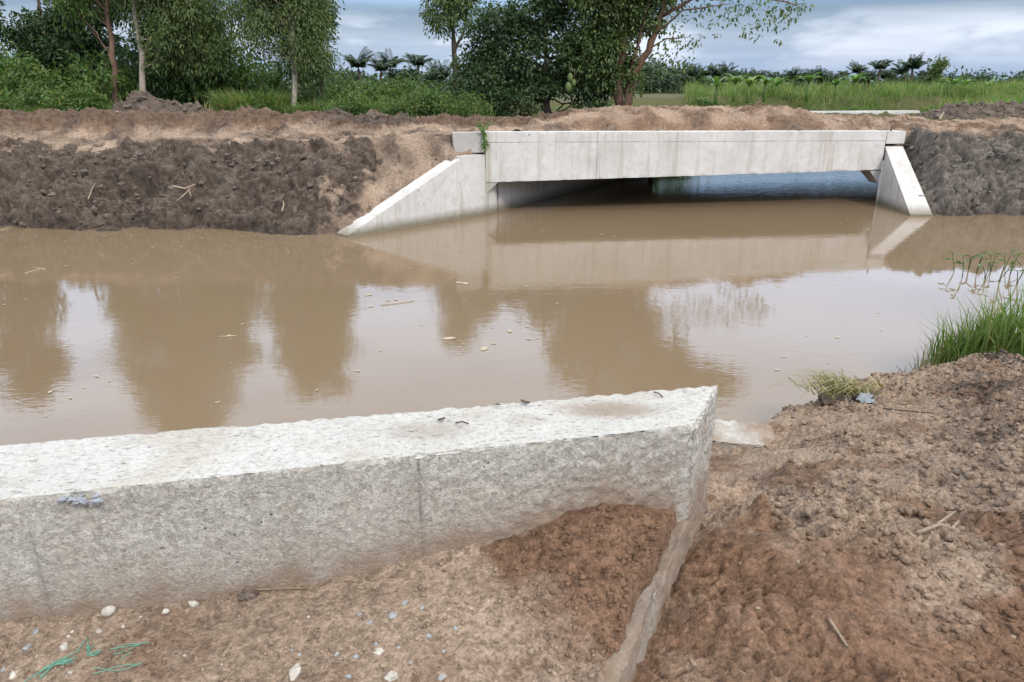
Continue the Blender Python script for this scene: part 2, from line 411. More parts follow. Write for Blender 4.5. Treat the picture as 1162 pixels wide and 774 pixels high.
sc.view_settings.view_transform = 'Standard'; sc.view_settings.look = 'None'; sc.view_settings.gamma = 1
sc.view_settings.use_curve_mapping = False; sc.view_settings.exposure = .78
sc.render.engine = 'CYCLES'; sc.cycles.use_denoising = True
try: sc.cycles.denoiser = 'OPENIMAGEDENOISE'
except Exception: pass
sc.cycles.max_bounces = 6; sc.cycles.diffuse_bounces = 3; sc.cycles.glossy_bounces = 3; sc.cycles.transparent_max_bounces = 4
sc.cycles.caustics_reflective = False; sc.cycles.sample_clamp_indirect = 4

# ------------------------------------------------------------------ near abutment geometry
A0 = np.array([.61, 2.18]); DN = np.array([.431, .902]); NN = np.array([.902, -.431])
def wall_front(x): return 2.18+.236*(x-.61)
def wall_back(x): return 2.52+.2025*(x-.77)
SHORE = np.array([(-6, 3.6), (-1, 4.4), (1.6, 5.05), (2.0, 5.35), (2.55, 5.72), (3.2, 6.15), (3.95, 6.55), (5.0, 6.75), (6.5, 7.3), (9, 8.4), (14, 10.), (30, 13)])
def poly_sd(P, x, y):
    """distance to a polyline, positive on its right-hand side (walking along it)"""
    best = np.full(x.shape, 1e9); sg = np.ones(x.shape)
    for (ax, ay), (bx, by) in zip(P[:-1], P[1:]):
        dx, dy = bx-ax, by-ay; t = np.clip(((x-ax)*dx+(y-ay)*dy)/(dx*dx+dy*dy), 0, 1)
        d = np.hypot(x-ax-t*dx, y-ay-t*dy); s = np.sign(dx*(y-ay)-dy*(x-ax)); m = d < best-1e-9
        sg = np.where(m, -s, sg); best = np.where(m, d, best)
    return best*sg
def near_surface(x, y):
    sdn = (x-A0[0])*NN[0]+(y-A0[1])*NN[1]          # >0: right of the side wall line
    al = (x-A0[0])*DN[0]+(y-A0[1])*DN[1]
    left = sstep(.0, -.045, sdn+.022*fbm2(x, y, .16, 3, 23)+.012)*(y < wall_front(x)+.15)
    q = poly_sd(SHORE, x, y)+.10*fbm2(x, y, .9, 3, 21)
    # inside the abutment
    zi = 1.155+.05*sstep(.9, 2., y)+.115*np.exp(-(((x-.36)/.40)**2+((y-2.12)/.32)**2))+.018*fbm2(x, y, .7, 3, 2)
    zi = zi+.03*np.exp(-((x-.35)/.28)**2)*sstep(1.0, 1.5, y) -.035*sstep(-.45, -.02, sdn)*(1+.5*noise2(x, y, .12, 19))
    dw = wall_front(x)-y
    zi = zi+.022*np.exp(-(dw/.05)**2)*(.5+noise2(x, y, .35, 8))
    # bank to the right
    tq = np.clip(q/(2.75+.75*np.clip(x-2., 0, 3)), 0, 1); zr = -.03+.13*sstep(-.05, .28, q)+1.03*(1-(1-tq)**1.25)
    zr = np.where(q < 0, np.maximum(-.6, q*.55-.03+.13*sstep(-.05, .28, q)), zr)
    zr = zr-(.035+.05*fbm2(x, y, .4, 3, 24))*sstep(.5, .05, sdn)*sstep(2.2, 1.6, y)-.16*np.exp(-(((x-1.60)/.38)**2+((y-4.72)/.55)**2))-.10*np.exp(-(((x-1.15)/.25)**2+((y-3.2)/.5)**2))
    ber = (x-2.62)-.55*(y-3.6)                      # crumbly ridge towards the right
    rid = np.exp(-((ber-.35)/.55)**2)*sstep(7., 5.6, y)*sstep(1.9, 3.3, y)
    zr = zr+.11*rid+.06*fbm2(x, y, .9, 4, 31)*sstep(0, .6, q)
    zr = zr+.10*np.exp(-(((x-3.05)/.55)**2+((y-5.55)/.3)**2))
    z = np.where(sdn < -.05, zi, zr); 
    z = zi*left+zr*(1-left)
    # crumbs
    crumb_r = np.clip(rid*1.2+sstep(.06, .38, fbm2(x, y, .8, 4, 41))*.85+.03, 0, 1)*sstep(-.1, .3, q)
    redm = np.exp(-(((x-.40)/.42)**2+((y-1.93)/.36)**2))
    crumb_l = np.clip(.05+.8*redm*sstep(-.15, .35, fbm2(x, y, .35, 3, 43))+.5*sstep(.1, .5, fbm2(x, y, .5, 3, 44)), 0, 1)
    cr = crumb_l*left+crumb_r*(1-left)
    f1, f2, i1 = worley2(x+.02*noise2(x, y, .06, 4), y+.02*noise2(x, y, .06, 5), .085, 1)
    g1, g2, i2 = worley2(x, y, .034, 2)
    b1 = np.clip(1-f1*1.5, 0, 1)**.7*(i1 > .35)*i1; b2 = np.clip(1-g1*1.5, 0, 1)**.7*(i2 > .4)*i2
    g3, _, i4 = worley2(x, y, .055, 3); b3 = np.clip(1-g3*1.4, 0, 1)**.7*i4
    z = z+cr*(.062*b1*np.where(left > .5, .4, 1)+.026*b2+.038*b3*np.where(left > .5, .5, 1))+.014*fbm2(x, y, .16, 5, 61, .6)*(1+cr)*np.where(left > .5, .42, 1.2)+.004*fbm2(x, y, .03, 2, 71)*np.where(left > .5, .7, 1.3)
    tb = np.abs(fbm2(x, y, .11, 4, 66, .65)); z = z-(1-left)*(.024*np.clip(.28-tb, 0, 1)/.28)*sstep(-.25, .25, fbm2(x, y, .7, 3, 67))
    # scraped furrows running diagonally on the right
    fu = x*.62+y*.78
    z = z-(1-left)*0.034*np.clip(noise2(fu*1.0, (x*.78-y*.62)*.22, .13, 77)-.05, 0, 1)*sstep(2.2, 1.2, np.abs(x-1.6))*sstep(.5, 1.5, q)
    # behind / under the wall: drop to the bed
    beh = (y > wall_front(x)+.15) & (sdn < np.where(al < .4, -.05, -.50)) & (al < 3.3)
    z = np.where(beh, -.8, z)
    red = np.clip((redm*1.15+.25*fbm2(x, y, .3, 4, 96)*redm)*left, 0, .85)
    red = np.clip(red+(1-left)*(.80*sstep(3.0, 1.5, y+.25*np.abs(x-1.1)+.5*fbm2(x, y, .6, 4, 91))+.55*sstep(.0, .5, fbm2(x, y, .5, 4, 92))), 0, 1)
    red = red+left*.42*sstep(.0, .5, fbm2(x, y, .4, 4, 93))
    clay = (1-left)*(.55*rid*sstep(.0, .5, fbm2(x, y, .4, 4, 94)+.2*i1)+.25*cr*(i1 > .6))
    wet = np.clip(sstep(.30, .0, q)*(1-left)*(sdn > -.2), 0, 1)
    wet = np.clip(wet+(1-left)*.45*sstep(.1, .6, fbm2(x, y, .55, 4, 95)), 0, 1)
    return z, red, clay, wet
def build_near():
    xs = np.concatenate([np.linspace(-9, -2.4, 60, endpoint=False), np.arange(-2.4, 3.4, .0105), np.arange(3.4, 6.0, .018), np.linspace(6, 16, 160)])
    ys = np.concatenate([np.linspace(-8, .6, 40, endpoint=False), np.arange(.6, 3.4, .0095), np.arange(3.4, 7.4, .016), np.linspace(7.4, 12, 60)])
    X, Y = np.meshgrid(xs, ys)
    Z, red, clay, wet = near_surface(X, Y)
    zone = np.stack([red, clay, 0*red, 1+0*red], -1)
    me = gridmesh('near_bank', X, Y, Z, {'zone': ('POINT', 'FLOAT_COLOR', zone), 'wet': ('POINT', 'FLOAT', wet), 'turf': ('POINT', 'FLOAT', 0*wet)})
    tag(obj('near_bank', me, SOIL), kind='structure')
build_near()

def grid_block(C, res, disp, fine_attr):
    """six gridded faces of a hexahedron, welded and displaced; C: bottom 4, top 4 (ccw)"""
    C = np.asarray(C, float); q = [(3, 2, 1, 0), (4, 5, 6, 7), (0, 1, 5, 4), (1, 2, 6, 5), (2, 3, 7, 6), (3, 0, 4, 7)]
    VV, FF, n, nrm = [], [], 0, []
    for f in q:
        a, b, c, d = C[list(f)]
        nu = max(2, int(max(np.linalg.norm(b-a), np.linalg.norm(c-d))/res)+1); nv = max(2, int(max(np.linalg.norm(d-a), np.linalg.norm(c-b))/res)+1)
        u, v = np.meshgrid(np.linspace(0, 1, nu), np.linspace(0, 1, nv)); u, v = u[..., None], v[..., None]
        P = a*(1-u)*(1-v)+b*u*(1-v)+c*u*v+d*(1-u)*v
        i = np.arange(nv-1)[:, None]*nu+np.arange(nu-1)[None]
        FF.append(np.stack([i, i+1, i+nu+1, i+nu], -1).reshape(-1, 4)+n); VV.append(P.reshape(-1, 3)); n += nu*nv
        w = np.cross(b-a, d-a); nrm.append(np.repeat((w/np.linalg.norm(w))[None], nu*nv, 0))
    V, Fq, Nn = np.concatenate(VV), np.concatenate(FF), np.concatenate(nrm)
    key = np.round(V/.0008).astype(np.int64); _, first, inv = np.unique(key, axis=0, return_index=True, return_inverse=True); inv = inv.ravel()
    Vn = V[first]; N2 = np.zeros_like(Vn); np.add.at(N2, inv, Nn)
    edge = np.linalg.norm(N2, axis=1); cnt = np.bincount(inv)
    N2 /= np.linalg.norm(N2, axis=1)[:, None]+1e-9
    return Vn, inv[Fq], N2
def build_near_wall():
    t = empty('headwall', (0, 0, 1.2)); tag(t, 'long rough concrete headwall with white chalky top across the foreground', 'wall')
    off = np.array([0, 0, 1.2])
    def seg_dist(P, a, b):
        a, b = np.asarray(a), np.asarray(b); s = np.clip(((P-a)@(b-a))/((b-a)@(b-a)), 0, 1); return np.linalg.norm(P-a-s[:, None]*(b-a), axis=1)
    XL = -4.2
    zt = 1.6
    C = [(XL, wall_front(XL), .2), (.61, 2.18, .2), (.77, 2.52, .2), (XL, wall_back(XL), .2)]
    C = C+[(a, b, zt) for a, b, _ in C]
    C[4] = (XL, wall_front(XL), zt+.02)
    V, Fq, N = grid_block(C, .0085, 0, 0)
    x, y, z = V.T
    n1 = vnoise3(x/.09, y/.09, z/.09, 1); n2 = vnoise3(x/.03, y/.03, z/.03, 2); n3 = vnoise3(x/.3, y/.3, z/.3, 3); n4 = vnoise3(x/.014, y/.014, z/.014, 4)
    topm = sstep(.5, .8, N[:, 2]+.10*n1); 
    rough = sstep(-.45, .15, x+.2*n3)*sstep(.62, .58, N[:, 2])
    d = .0018*n1+.0011*n2+.0008*n4+rough*(.006*n2+.006*np.abs(n1)+.003*n4)
    c = np.array(C)
    de = np.minimum(np.minimum(seg_dist(V, c[4], c[5]), seg_dist(V, c[5], c[6])), seg_dist(V, c[6], c[7]))
    dv = np.minimum(seg_dist(V, c[1], c[5]), seg_dist(V, c[2], c[6]))
    chip = np.clip(.35+1.1*vnoise3(x/.03, y/.03, z/.03, 9)+1.0*vnoise3(x/.25, y/.25, z/.25, 10), 0, 1.5)
    d = d-chip*.009*np.exp(-(de/.011)**2)-(.4+.4*chip)*.008*np.exp(-(dv/.015)**2)
    # formwork joints
    jf = np.exp(-((x+.285)/.006)**2)*(N[:, 1] < -.5)+np.exp(-((x+1.33)/.006)**2)*(N[:, 1] < -.5)
    d = d-.006*jf+.004*sstep(-.285, -.30, x)*(N[:, 1] < -.5)
    V2 = V+N*d[:, None]
    # mound of the top: slight sag
    zs, red, _, _ = near_surface(x, np.minimum(y, wall_front(x)-.01))
    stain = (.55*sstep(.30, .0, z-zs+.10*n3+.05*n1)+.4*sstep(.09, .0, z-zs+.05*n1))*(N[:, 1] < .5)
    stain = np.maximum(stain, .8*np.exp(-(((x-.47)/.25)**2+((z-1.36)/.13)**2))*(N[:, 2] < .6)*sstep(-.3, .4, n1+n3))
    for sx_, sy_, rx, ry, k in ((.34, 2.30, .17, .07, .75), (-.28, 2.14, .13, .07, .45), (.05, 2.22, .07, .05, .35)):
        stain = np.maximum(stain, k*np.exp(-(((x-sx_)/rx)**2+((y-sy_)/ry)**2)**2)*(N[:, 2] > .5))
    stain = np.maximum(stain, np.clip(.10+.5*n3+.3*n1+.75*sstep(1.52, 1.18, z), 0, .95)*(N[:, 0] > .5)*sstep(1.60, 1.54, z))
    jatt = np.clip(.75*np.exp(-((x+.285)/.005)**2)*(.5+n1)+.16*np.exp(-((x+.32)/.03)**2)+.5*np.exp(-((x+1.33)/.006)**2)*(z < 1.5), 0, 1)*(N[:, 1] < -.5)
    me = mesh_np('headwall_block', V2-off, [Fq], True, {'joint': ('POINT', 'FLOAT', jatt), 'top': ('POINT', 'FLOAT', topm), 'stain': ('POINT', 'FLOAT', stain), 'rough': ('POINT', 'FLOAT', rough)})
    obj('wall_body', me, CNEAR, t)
    # side wall running back towards the viewer, its top lost under soil
    p = lambda s, w: A0+DN*s-NN*w
    q0, q1, q2, q3 = p(-2.4, .0), p(.0, .0), p(.0, .22), p(-2.4, .22)
    C = [(*q0, .3), (*q1, .3), (*q2, .3), (*q3, .3), (*q0, 1.12), (*q1, 1.235), (*q2, 1.18), (*q3, 1.06)]
    V, Fq, N = grid_block(C, .011, 0, 0); x, y, z = V.T
    n1 = vnoise3(x/.09, y/.09, z/.09, 11); n2 = vnoise3(x/.03, y/.03, z/.03, 12); n5 = vnoise3(x/.25, y/.25, z/.25, 13)
    st = np.clip(.95+.5*n5+.4*n1, .5, 1.)
    c = np.array(C); de = seg_dist(V, c[4], c[5])
    V2 = V+N*(.016*n5+.012*n1+.005*n2-.006*np.exp(-(de/.02)**2)*(1+n1))[:, None]-off
    obj('side_wall', mesh_np('side_wall', V2, [Fq], True, {'top': ('POINT', 'FLOAT', 0*x), 'stain': ('POINT', 'FLOAT', st), 'rough': ('POINT', 'FLOAT', 1+0*x)}), CNEAR, t)
    # sloping wing wall surfacing near the water
    tp = [at_z(765, 497, .27), at_z(866, 506, .25), at_z(908, 481, .22), at_z(765, 469, .27)]
    C = [(a, b, -.6) for a, b, _ in tp]+tp
    V, Fq, N = grid_block(C, .014, 0, 0); x, y, z = V.T
    n1 = vnoise3(x/.09, y/.09, z/.09, 21); n2 = vnoise3(x/.03, y/.03, z/.03, 22); n5 = vnoise3(x/.25, y/.25, z/.25, 23)
    c = np.array(C); de = np.minimum(seg_dist(V, c[5], c[6]), seg_dist(V, c[6], c[7]))
    V2 = V+N*(.022*n5+.016*n1+.008*n2-.05*np.exp(-(de/.05)**2)*np.clip(.6+n1*1.5+n5, 0, 2))[:, None]-off
    tm = sstep(.3, .8, N[:, 2]); st = np.clip(.60+.7*n5+.4*n1, .1, .95)
    obj('wing_wall', mesh_np('wing_wall', V2, [Fq], True, {'top': ('POINT', 'FLOAT', tm*.7), 'stain': ('POINT', 'FLOAT', st), 'rough': ('POINT', 'FLOAT', 1+0*x)}), CNEAR, t)
build_near_wall()

# ------------------------------------------------------------------ far bank, road, field
P0, P1 = np.array([-.55, 15.6]), np.array([8.45, 17.1]); DF = np.array([.525, .851]); LB = 9.2
Q0, Q1 = P0+DF*LB, P1+DF*LB
BD = (P1-P0)/np.linalg.norm(P1-P0); BN = np.array([-BD[1], BD[0]])
WA, WB = np.array([-2.97, 13.1]), np.array([-1.04, 15.1]); WD = (WB-WA)/np.linalg.norm(WB-WA); WN = np.array([-WD[1], WD[0]])
def far_surface(x, y):
    cu = (x-P0[0])*BN[0]+(y-P0[1])*BN[1]                       # distance behind the near beam's front face
    NF = np.array([DF[1], -DF[0]])
    cl = (x-P0[0])*NF[0]+(y-P0[1])*NF[1]; crr = (x-P1[0])*NF[0]+(y-P1[1])*NF[1]   # right of left / right abutment faces
    wdeck = np.dot(Q0-P0, BN)
    inch = (cl > 0) & (crr < 0)
    # left bank
    sh = np.interp(x, [-30, -9.9, -6, -3.4, -2.6, 8.3, 8.9, 12, 30], [13.7, 14.1, 13.95, 13.4, 13.2, 15.2, 15.35, 15.5, 15.8])
    n = fbm2(x, y, 1.3, 4, 101)+.35*fbm2(x, y*.2, .7, 3, 102)
    s = y-sh+.16*n
    run = np.interp(x, [-30, -6, -3, 8.8, 30], [2.0, 2.0, 2.2, 1.55, 1.7])
    ztop = .05*noise2(x, y*.3, 1.1, 103)*(x < -2)+np.interp(x, [-30, -6, -2.5, -.8, 8.5, 10, 30], [1.50, 1.50, 1.56, 1.62, 1.60, 1.56, 1.52])
    zb = ztop*np.clip(s/run, -1, 1)**1.0
    zb = np.where(s < 0, np.maximum(-.9, s*.5), ztop*(1-(1-np.clip(s/run, 0, 1))**1.35))
    # fill behind the left wing wall
    al = (x-WA[0])*WD[0]+(y-WA[1])*WD[1]; pe = (x-WA[0])*WN[0]+(y-WA[1])*WN[1]
    wt = np.clip(al/2.78, 0, 1)*1.14-.10
    lim = np.where(pe > -.6, wt+np.maximum(pe-.30, 0)*.75, 9.)
    lim = np.where((al > 2.7) & (pe < 1.6), np.minimum(1.62, 1.24+np.maximum(pe-.34, 0)*1.1+np.maximum(al-2.9, 0)*.25), lim)
    zb = np.where((x < 0.5) & (al > -.6) & (pe > -.6), np.minimum(zb, lim), zb)
    zb = np.where((x < 0) & (pe < .16) & (al > .12) & (al < 4), -.9, zb)
    zb = np.where((x < .2) & (pe < .16) & (al > -.8) & (al <= .12), np.minimum(zb, -.25), zb)
    # right wing wall fill
    rw = np.where((x > 8.60) & (x < 9.05) & (y < 17.5), np.clip((y-15.36)/1.84, 0, 1)*1.2-.10, 9.)
    rw = np.where((x >= 9.05) & (y < 17.5), np.clip((y-15.36)/1.84, 0, 1)*1.2-.10+(x-9.05)*2.5, rw)
    rw = np.where((x <= 8.60) & (x > 0) & (y < 17.25) & (cu < .29), -.9, rw)
    zb = np.minimum(zb, rw)
    zb = np.where(inch & (cu > .285) & (cu < wdeck+.3), (1.68-.0083*(x-P0[0]))-.07+.12*sstep(.33, .62, cu), zb)
    road = sstep(1.0, 1.25, s/run)
    z = zb
    # berm of red soil along the road, left of the bridge
    A = np.interp(x, [-30, -6.5, -2.2, 1.2, 2.0], [.47, .47, .27, .13, 0.])
    yb = 17.72+.25*noise2(x, y*0, 3., 5)
    berm = np.exp(-np.abs((y-yb)/np.where(y < yb, .80, 1.3))**2.4)
    z = z+A*berm*(1+.25*fbm2(x, y, .8, 3, 111))
    z = z+.07*fbm2(x, y, .5, 5, 112, .6)*road+.05*np.clip(noise2(x*.12, y, .45, 115), -.3, .6)*road*(x < -1)
    # sand heaped on the deck
    v = cu-.30
    hm = np.interp(x, [.2, .9, 1.75, 2.6, 4.2, 6.7, 7.6, 8.4, 9.6], [.0, .02, .25, .33, .31, .33, .15, .12, .05])
    mound = hm*sstep(.0, .75, v)*sstep(5.4, 2.6, v)
    z = z+mound*(1+.12*fbm2(x, y, .8, 4, 113))
    # lumps on the right part of the road
    z = z+.10*np.clip(fbm2(x, y, .9, 4, 114), -.2, 1)*sstep(8.6, 9.5, x)*road
    # channel outside the deck
    front = inch & (cu < .29)
    z = np.where(front, -.9, z)
    beyond = cu > wdeck+.3
    dch = np.minimum(cl+.9*(cu-wdeck), -crr+.1*(cu-wdeck))
    zc = np.where(beyond, np.where(dch > 0, -.9, np.minimum(z, -dch*.9-.2)), z)
    z = np.where(beyond, zc, z)
    # right of the deck, front: bank only right of the wing
    z = np.where((x > 0) & (x < 8.36) & (y < P0[1]+(x-P0[0])*.1667+.2) & (y < 17.2) & (cu < .29) , -.9, z)
    # materials
    n2 = fbm2(x, y, .7, 4, 121)
    slope = sstep(1.08, .90, s/run+.10*n2)*(s > -1)
    rag = fbm2(x, y, .55, 5, 122, .6); sandfill = np.exp(-(np.maximum(-2.35-x-1.0*rag+.45*(y-14.6), 0)/.62)**2)*(x < 3)
    clay = slope*(1-sandfill)*(x < 5)*(1-.85*sstep(.84, 1.10, s/run+.35*rag))
    grey = np.clip(slope+(x < 9.4)*(y < 17.5), 0, 1)*(x > 8.4)
    red = np.clip(1.5*berm*(A > .1)*sstep(.05, .16, A*berm+.05*n2)*(y < yb+.25), 0, 1)+.55*sstep(8.8, 9.8, x)*road*sstep(-.3, .3, n2)*sstep(19.2, 18.4, y)
    red = red+.34*(mound > .03)*sstep(-.25, .35, n2*.6+sstep(.5, .0, v)*.55)+.30*(mound > .03)
    turf = sstep(20.8, 21.8, y+.6*n2)
    wet = sstep(.22, .0, z)
    clayd = np.clip(sstep(-5.6, -1.6, x)*sstep(1.4, .6, np.abs(x+3.4))*berm*.7+.55*np.clip(red, 0, 1)*(A > .1)*(y > 16.6), 0, 1)
    clay = np.maximum(clay+clayd, np.where(mound > .03, .26, np.where(x < -3, .44, .38))+.34*n2)*(turf < .5)
    clayd = 0*clay
    return z, np.clip(red, 0, 1), np.clip(clay+clayd, 0, 1), grey, turf, wet, slope, inch, cu, wdeck
def field_z(X, Y):
    cu = (X-P0[0])*BN[0]+(Y-P0[1])*BN[1]; NF = np.array([DF[1], -DF[0]])
    cl = (X-P0[0])*NF[0]+(Y-P0[1])*NF[1]; crr = (X-P1[0])*NF[0]+(Y-P1[1])*NF[1]; wd = np.dot(Q0-P0, BN)
    dch = np.minimum(np.minimum(cl+.9*(cu-wd), -crr+.1*(cu-wd)), 50.-Y+.8*fbm2(X, Y, 6., 3, 143))
    Z = 1.42+.12*fbm2(X, Y, 6, 3, 141)+.2*sstep(48, 53, Y)*sstep(4, 9, X)*sstep(75, 60, Y)
    return np.maximum(-.9, np.minimum(Z, -dch*.55-.1))
def build_far():
    xs = np.concatenate([np.linspace(-40, -14, 160, endpoint=False), np.arange(-14, 16, .026), np.linspace(16, 42, 160)])
    ys = np.concatenate([np.linspace(11.5, 13, 12, endpoint=False), np.arange(13, 18.9, .026), np.linspace(18.9, 27.5, 130)])
    X, Y = np.meshgrid(xs, ys)
    Z, red, clay, grey, turf, wet, slope, inch, cu, wd = far_surface(X, Y)
    # clods and cracks, pushed out along the face of the bank
    w = np.clip(clay+grey, 0, 1)*sstep(-.25, .1, Z)
    wx, wy = X+.12*noise2(X, Z+Y, .3, 131), (Y+Z*.9)+.12*noise2(X, Z+Y, .3, 132)
    f1, f2, i1 = worley2(wx, wy, .55, 11); g1, g2, i2 = worley2(wx, wy, .21, 12); h1, h2, i3 = worley2(wx, wy, .085, 13)
    d = .16*(np.clip(1-f1*1.25, 0, 1)*(i1*.8+.2))+.085*np.clip(1-g1*1.4, 0, 1)*i2+.03*np.clip(1-h1*1.4, 0, 1)*i3+.10*fbm2(X, Y+Z, .9, 5, 133)
    cm = .30+.70*sstep(-.25, .30, fbm2(X, Y+Z, 1.0, 3, 136)); cm = np.where(X > 8, cm*.55, cm); d = (d-.10*fbm2(X, Y+Z, .9, 5, 133))*cm+.20*fbm2(X, Y+Z, 1.2, 6, 133, .55)
    crack = np.clip(1-(f2-f1)/.10, 0, 1)*.11+np.clip(1-(g2-g1)/.12, 0, 1)*.045
    d = d-np.where(X > 8, crack*1.3, crack*.7)
    rd = np.abs(fbm2(X+.3*noise2(X, Y, .8, 138), (Y+Z)*1.5, .55, 5, 137, .6)); d = d-.10*np.clip(.13-rd, 0, 1)/.13*np.where(X > 8, 1., 1.)
    # slumped hollow with a ledge in the left bank
    hol = np.exp(-(((X+7.6)/.8)**2+((Y+Z-15.4)/.30)**2)); d = d-.25*hol
    led = np.exp(-(((X+7.5)/.75)**2+((Y+Z-15.95)/.16)**2)); d = d+.16*led
    w2 = sstep(-.1, .2, Z)*(1-w)*sstep(1.7, 1.2, Z)*(X < 0)
    d = d*w+w2*(.05*fbm2(X, Y, .6, 5, 134)+.012*np.clip(1-g1*1.3, 0, 1)*(i2 > .5))
    lum = np.clip(red, 0, 1)*(1-slope)*(.05*np.clip(1-g1*1.3, 0, 1)*i2+.02*np.clip(1-h1*1.3, 0, 1)*i3)
    Yd = Y-.62*d*(Z > -.3); Zd = Z+.78*d+lum+.02*fbm2(X, Y, .3, 4, 135)*(Z > .2)+.008*np.clip(1-h1*1.4, 0, 1)*(Z > 1.3)
    # drop faces of the cliff between deck and canal bed
    zz = np.stack([Z[:-1, :-1], Z[1:, :-1], Z[:-1, 1:], Z[1:, 1:]]); ic = (inch[:-1, :-1] | inch[1:, 1:])
    keep = ~(ic & (zz.max(0)-zz.min(0) > .6))
    zone = np.stack([red, clay, grey, 1+0*red], -1)
    me = gridmesh('far_bank', X, Yd, Zd, {'zone': ('POINT', 'FLOAT_COLOR', zone), 'wet': ('POINT', 'FLOAT', wet), 'turf': ('POINT', 'FLOAT', turf)}, keep)
    tag(obj('far_bank', me, SOIL), kind='structure')
    # land beyond, out to the horizon
    xs = np.concatenate([-np.geomspace(2500, 45, 60), np.linspace(-42, 60, 240), np.geomspace(63, 2500, 60)])
    ys = np.concatenate([np.linspace(27.2, 75, 130), np.geomspace(76, 3000, 80)])
    X, Y = np.meshgrid(xs, ys)
    Z = field_z(X, Y)
    me = gridmesh('field', X, Y, Z, {'zone': ('POINT', 'FLOAT_COLOR', np.zeros(X.shape+(4,))), 'wet': ('POINT', 'FLOAT', 0*X), 'turf': ('POINT', 'FLOAT', 1+0*X)})
    tag(obj('field', me, SOIL), kind='structure')
build_far()
def land_z(x, y):
    return float(far_surface(np.array([x]), np.array([y]))[0][0]) if y < 27.4 else float(field_z(np.array([x]), np.array([y]))[0])
V = np.array([(-400, -60, 0), (400, -60, 0), (400, 140, 0), (-400, 140, 0)])
tag(obj('water', mesh_np('water', V, [np.array([[0, 1, 2, 3]])]), WATER), kind='structure')

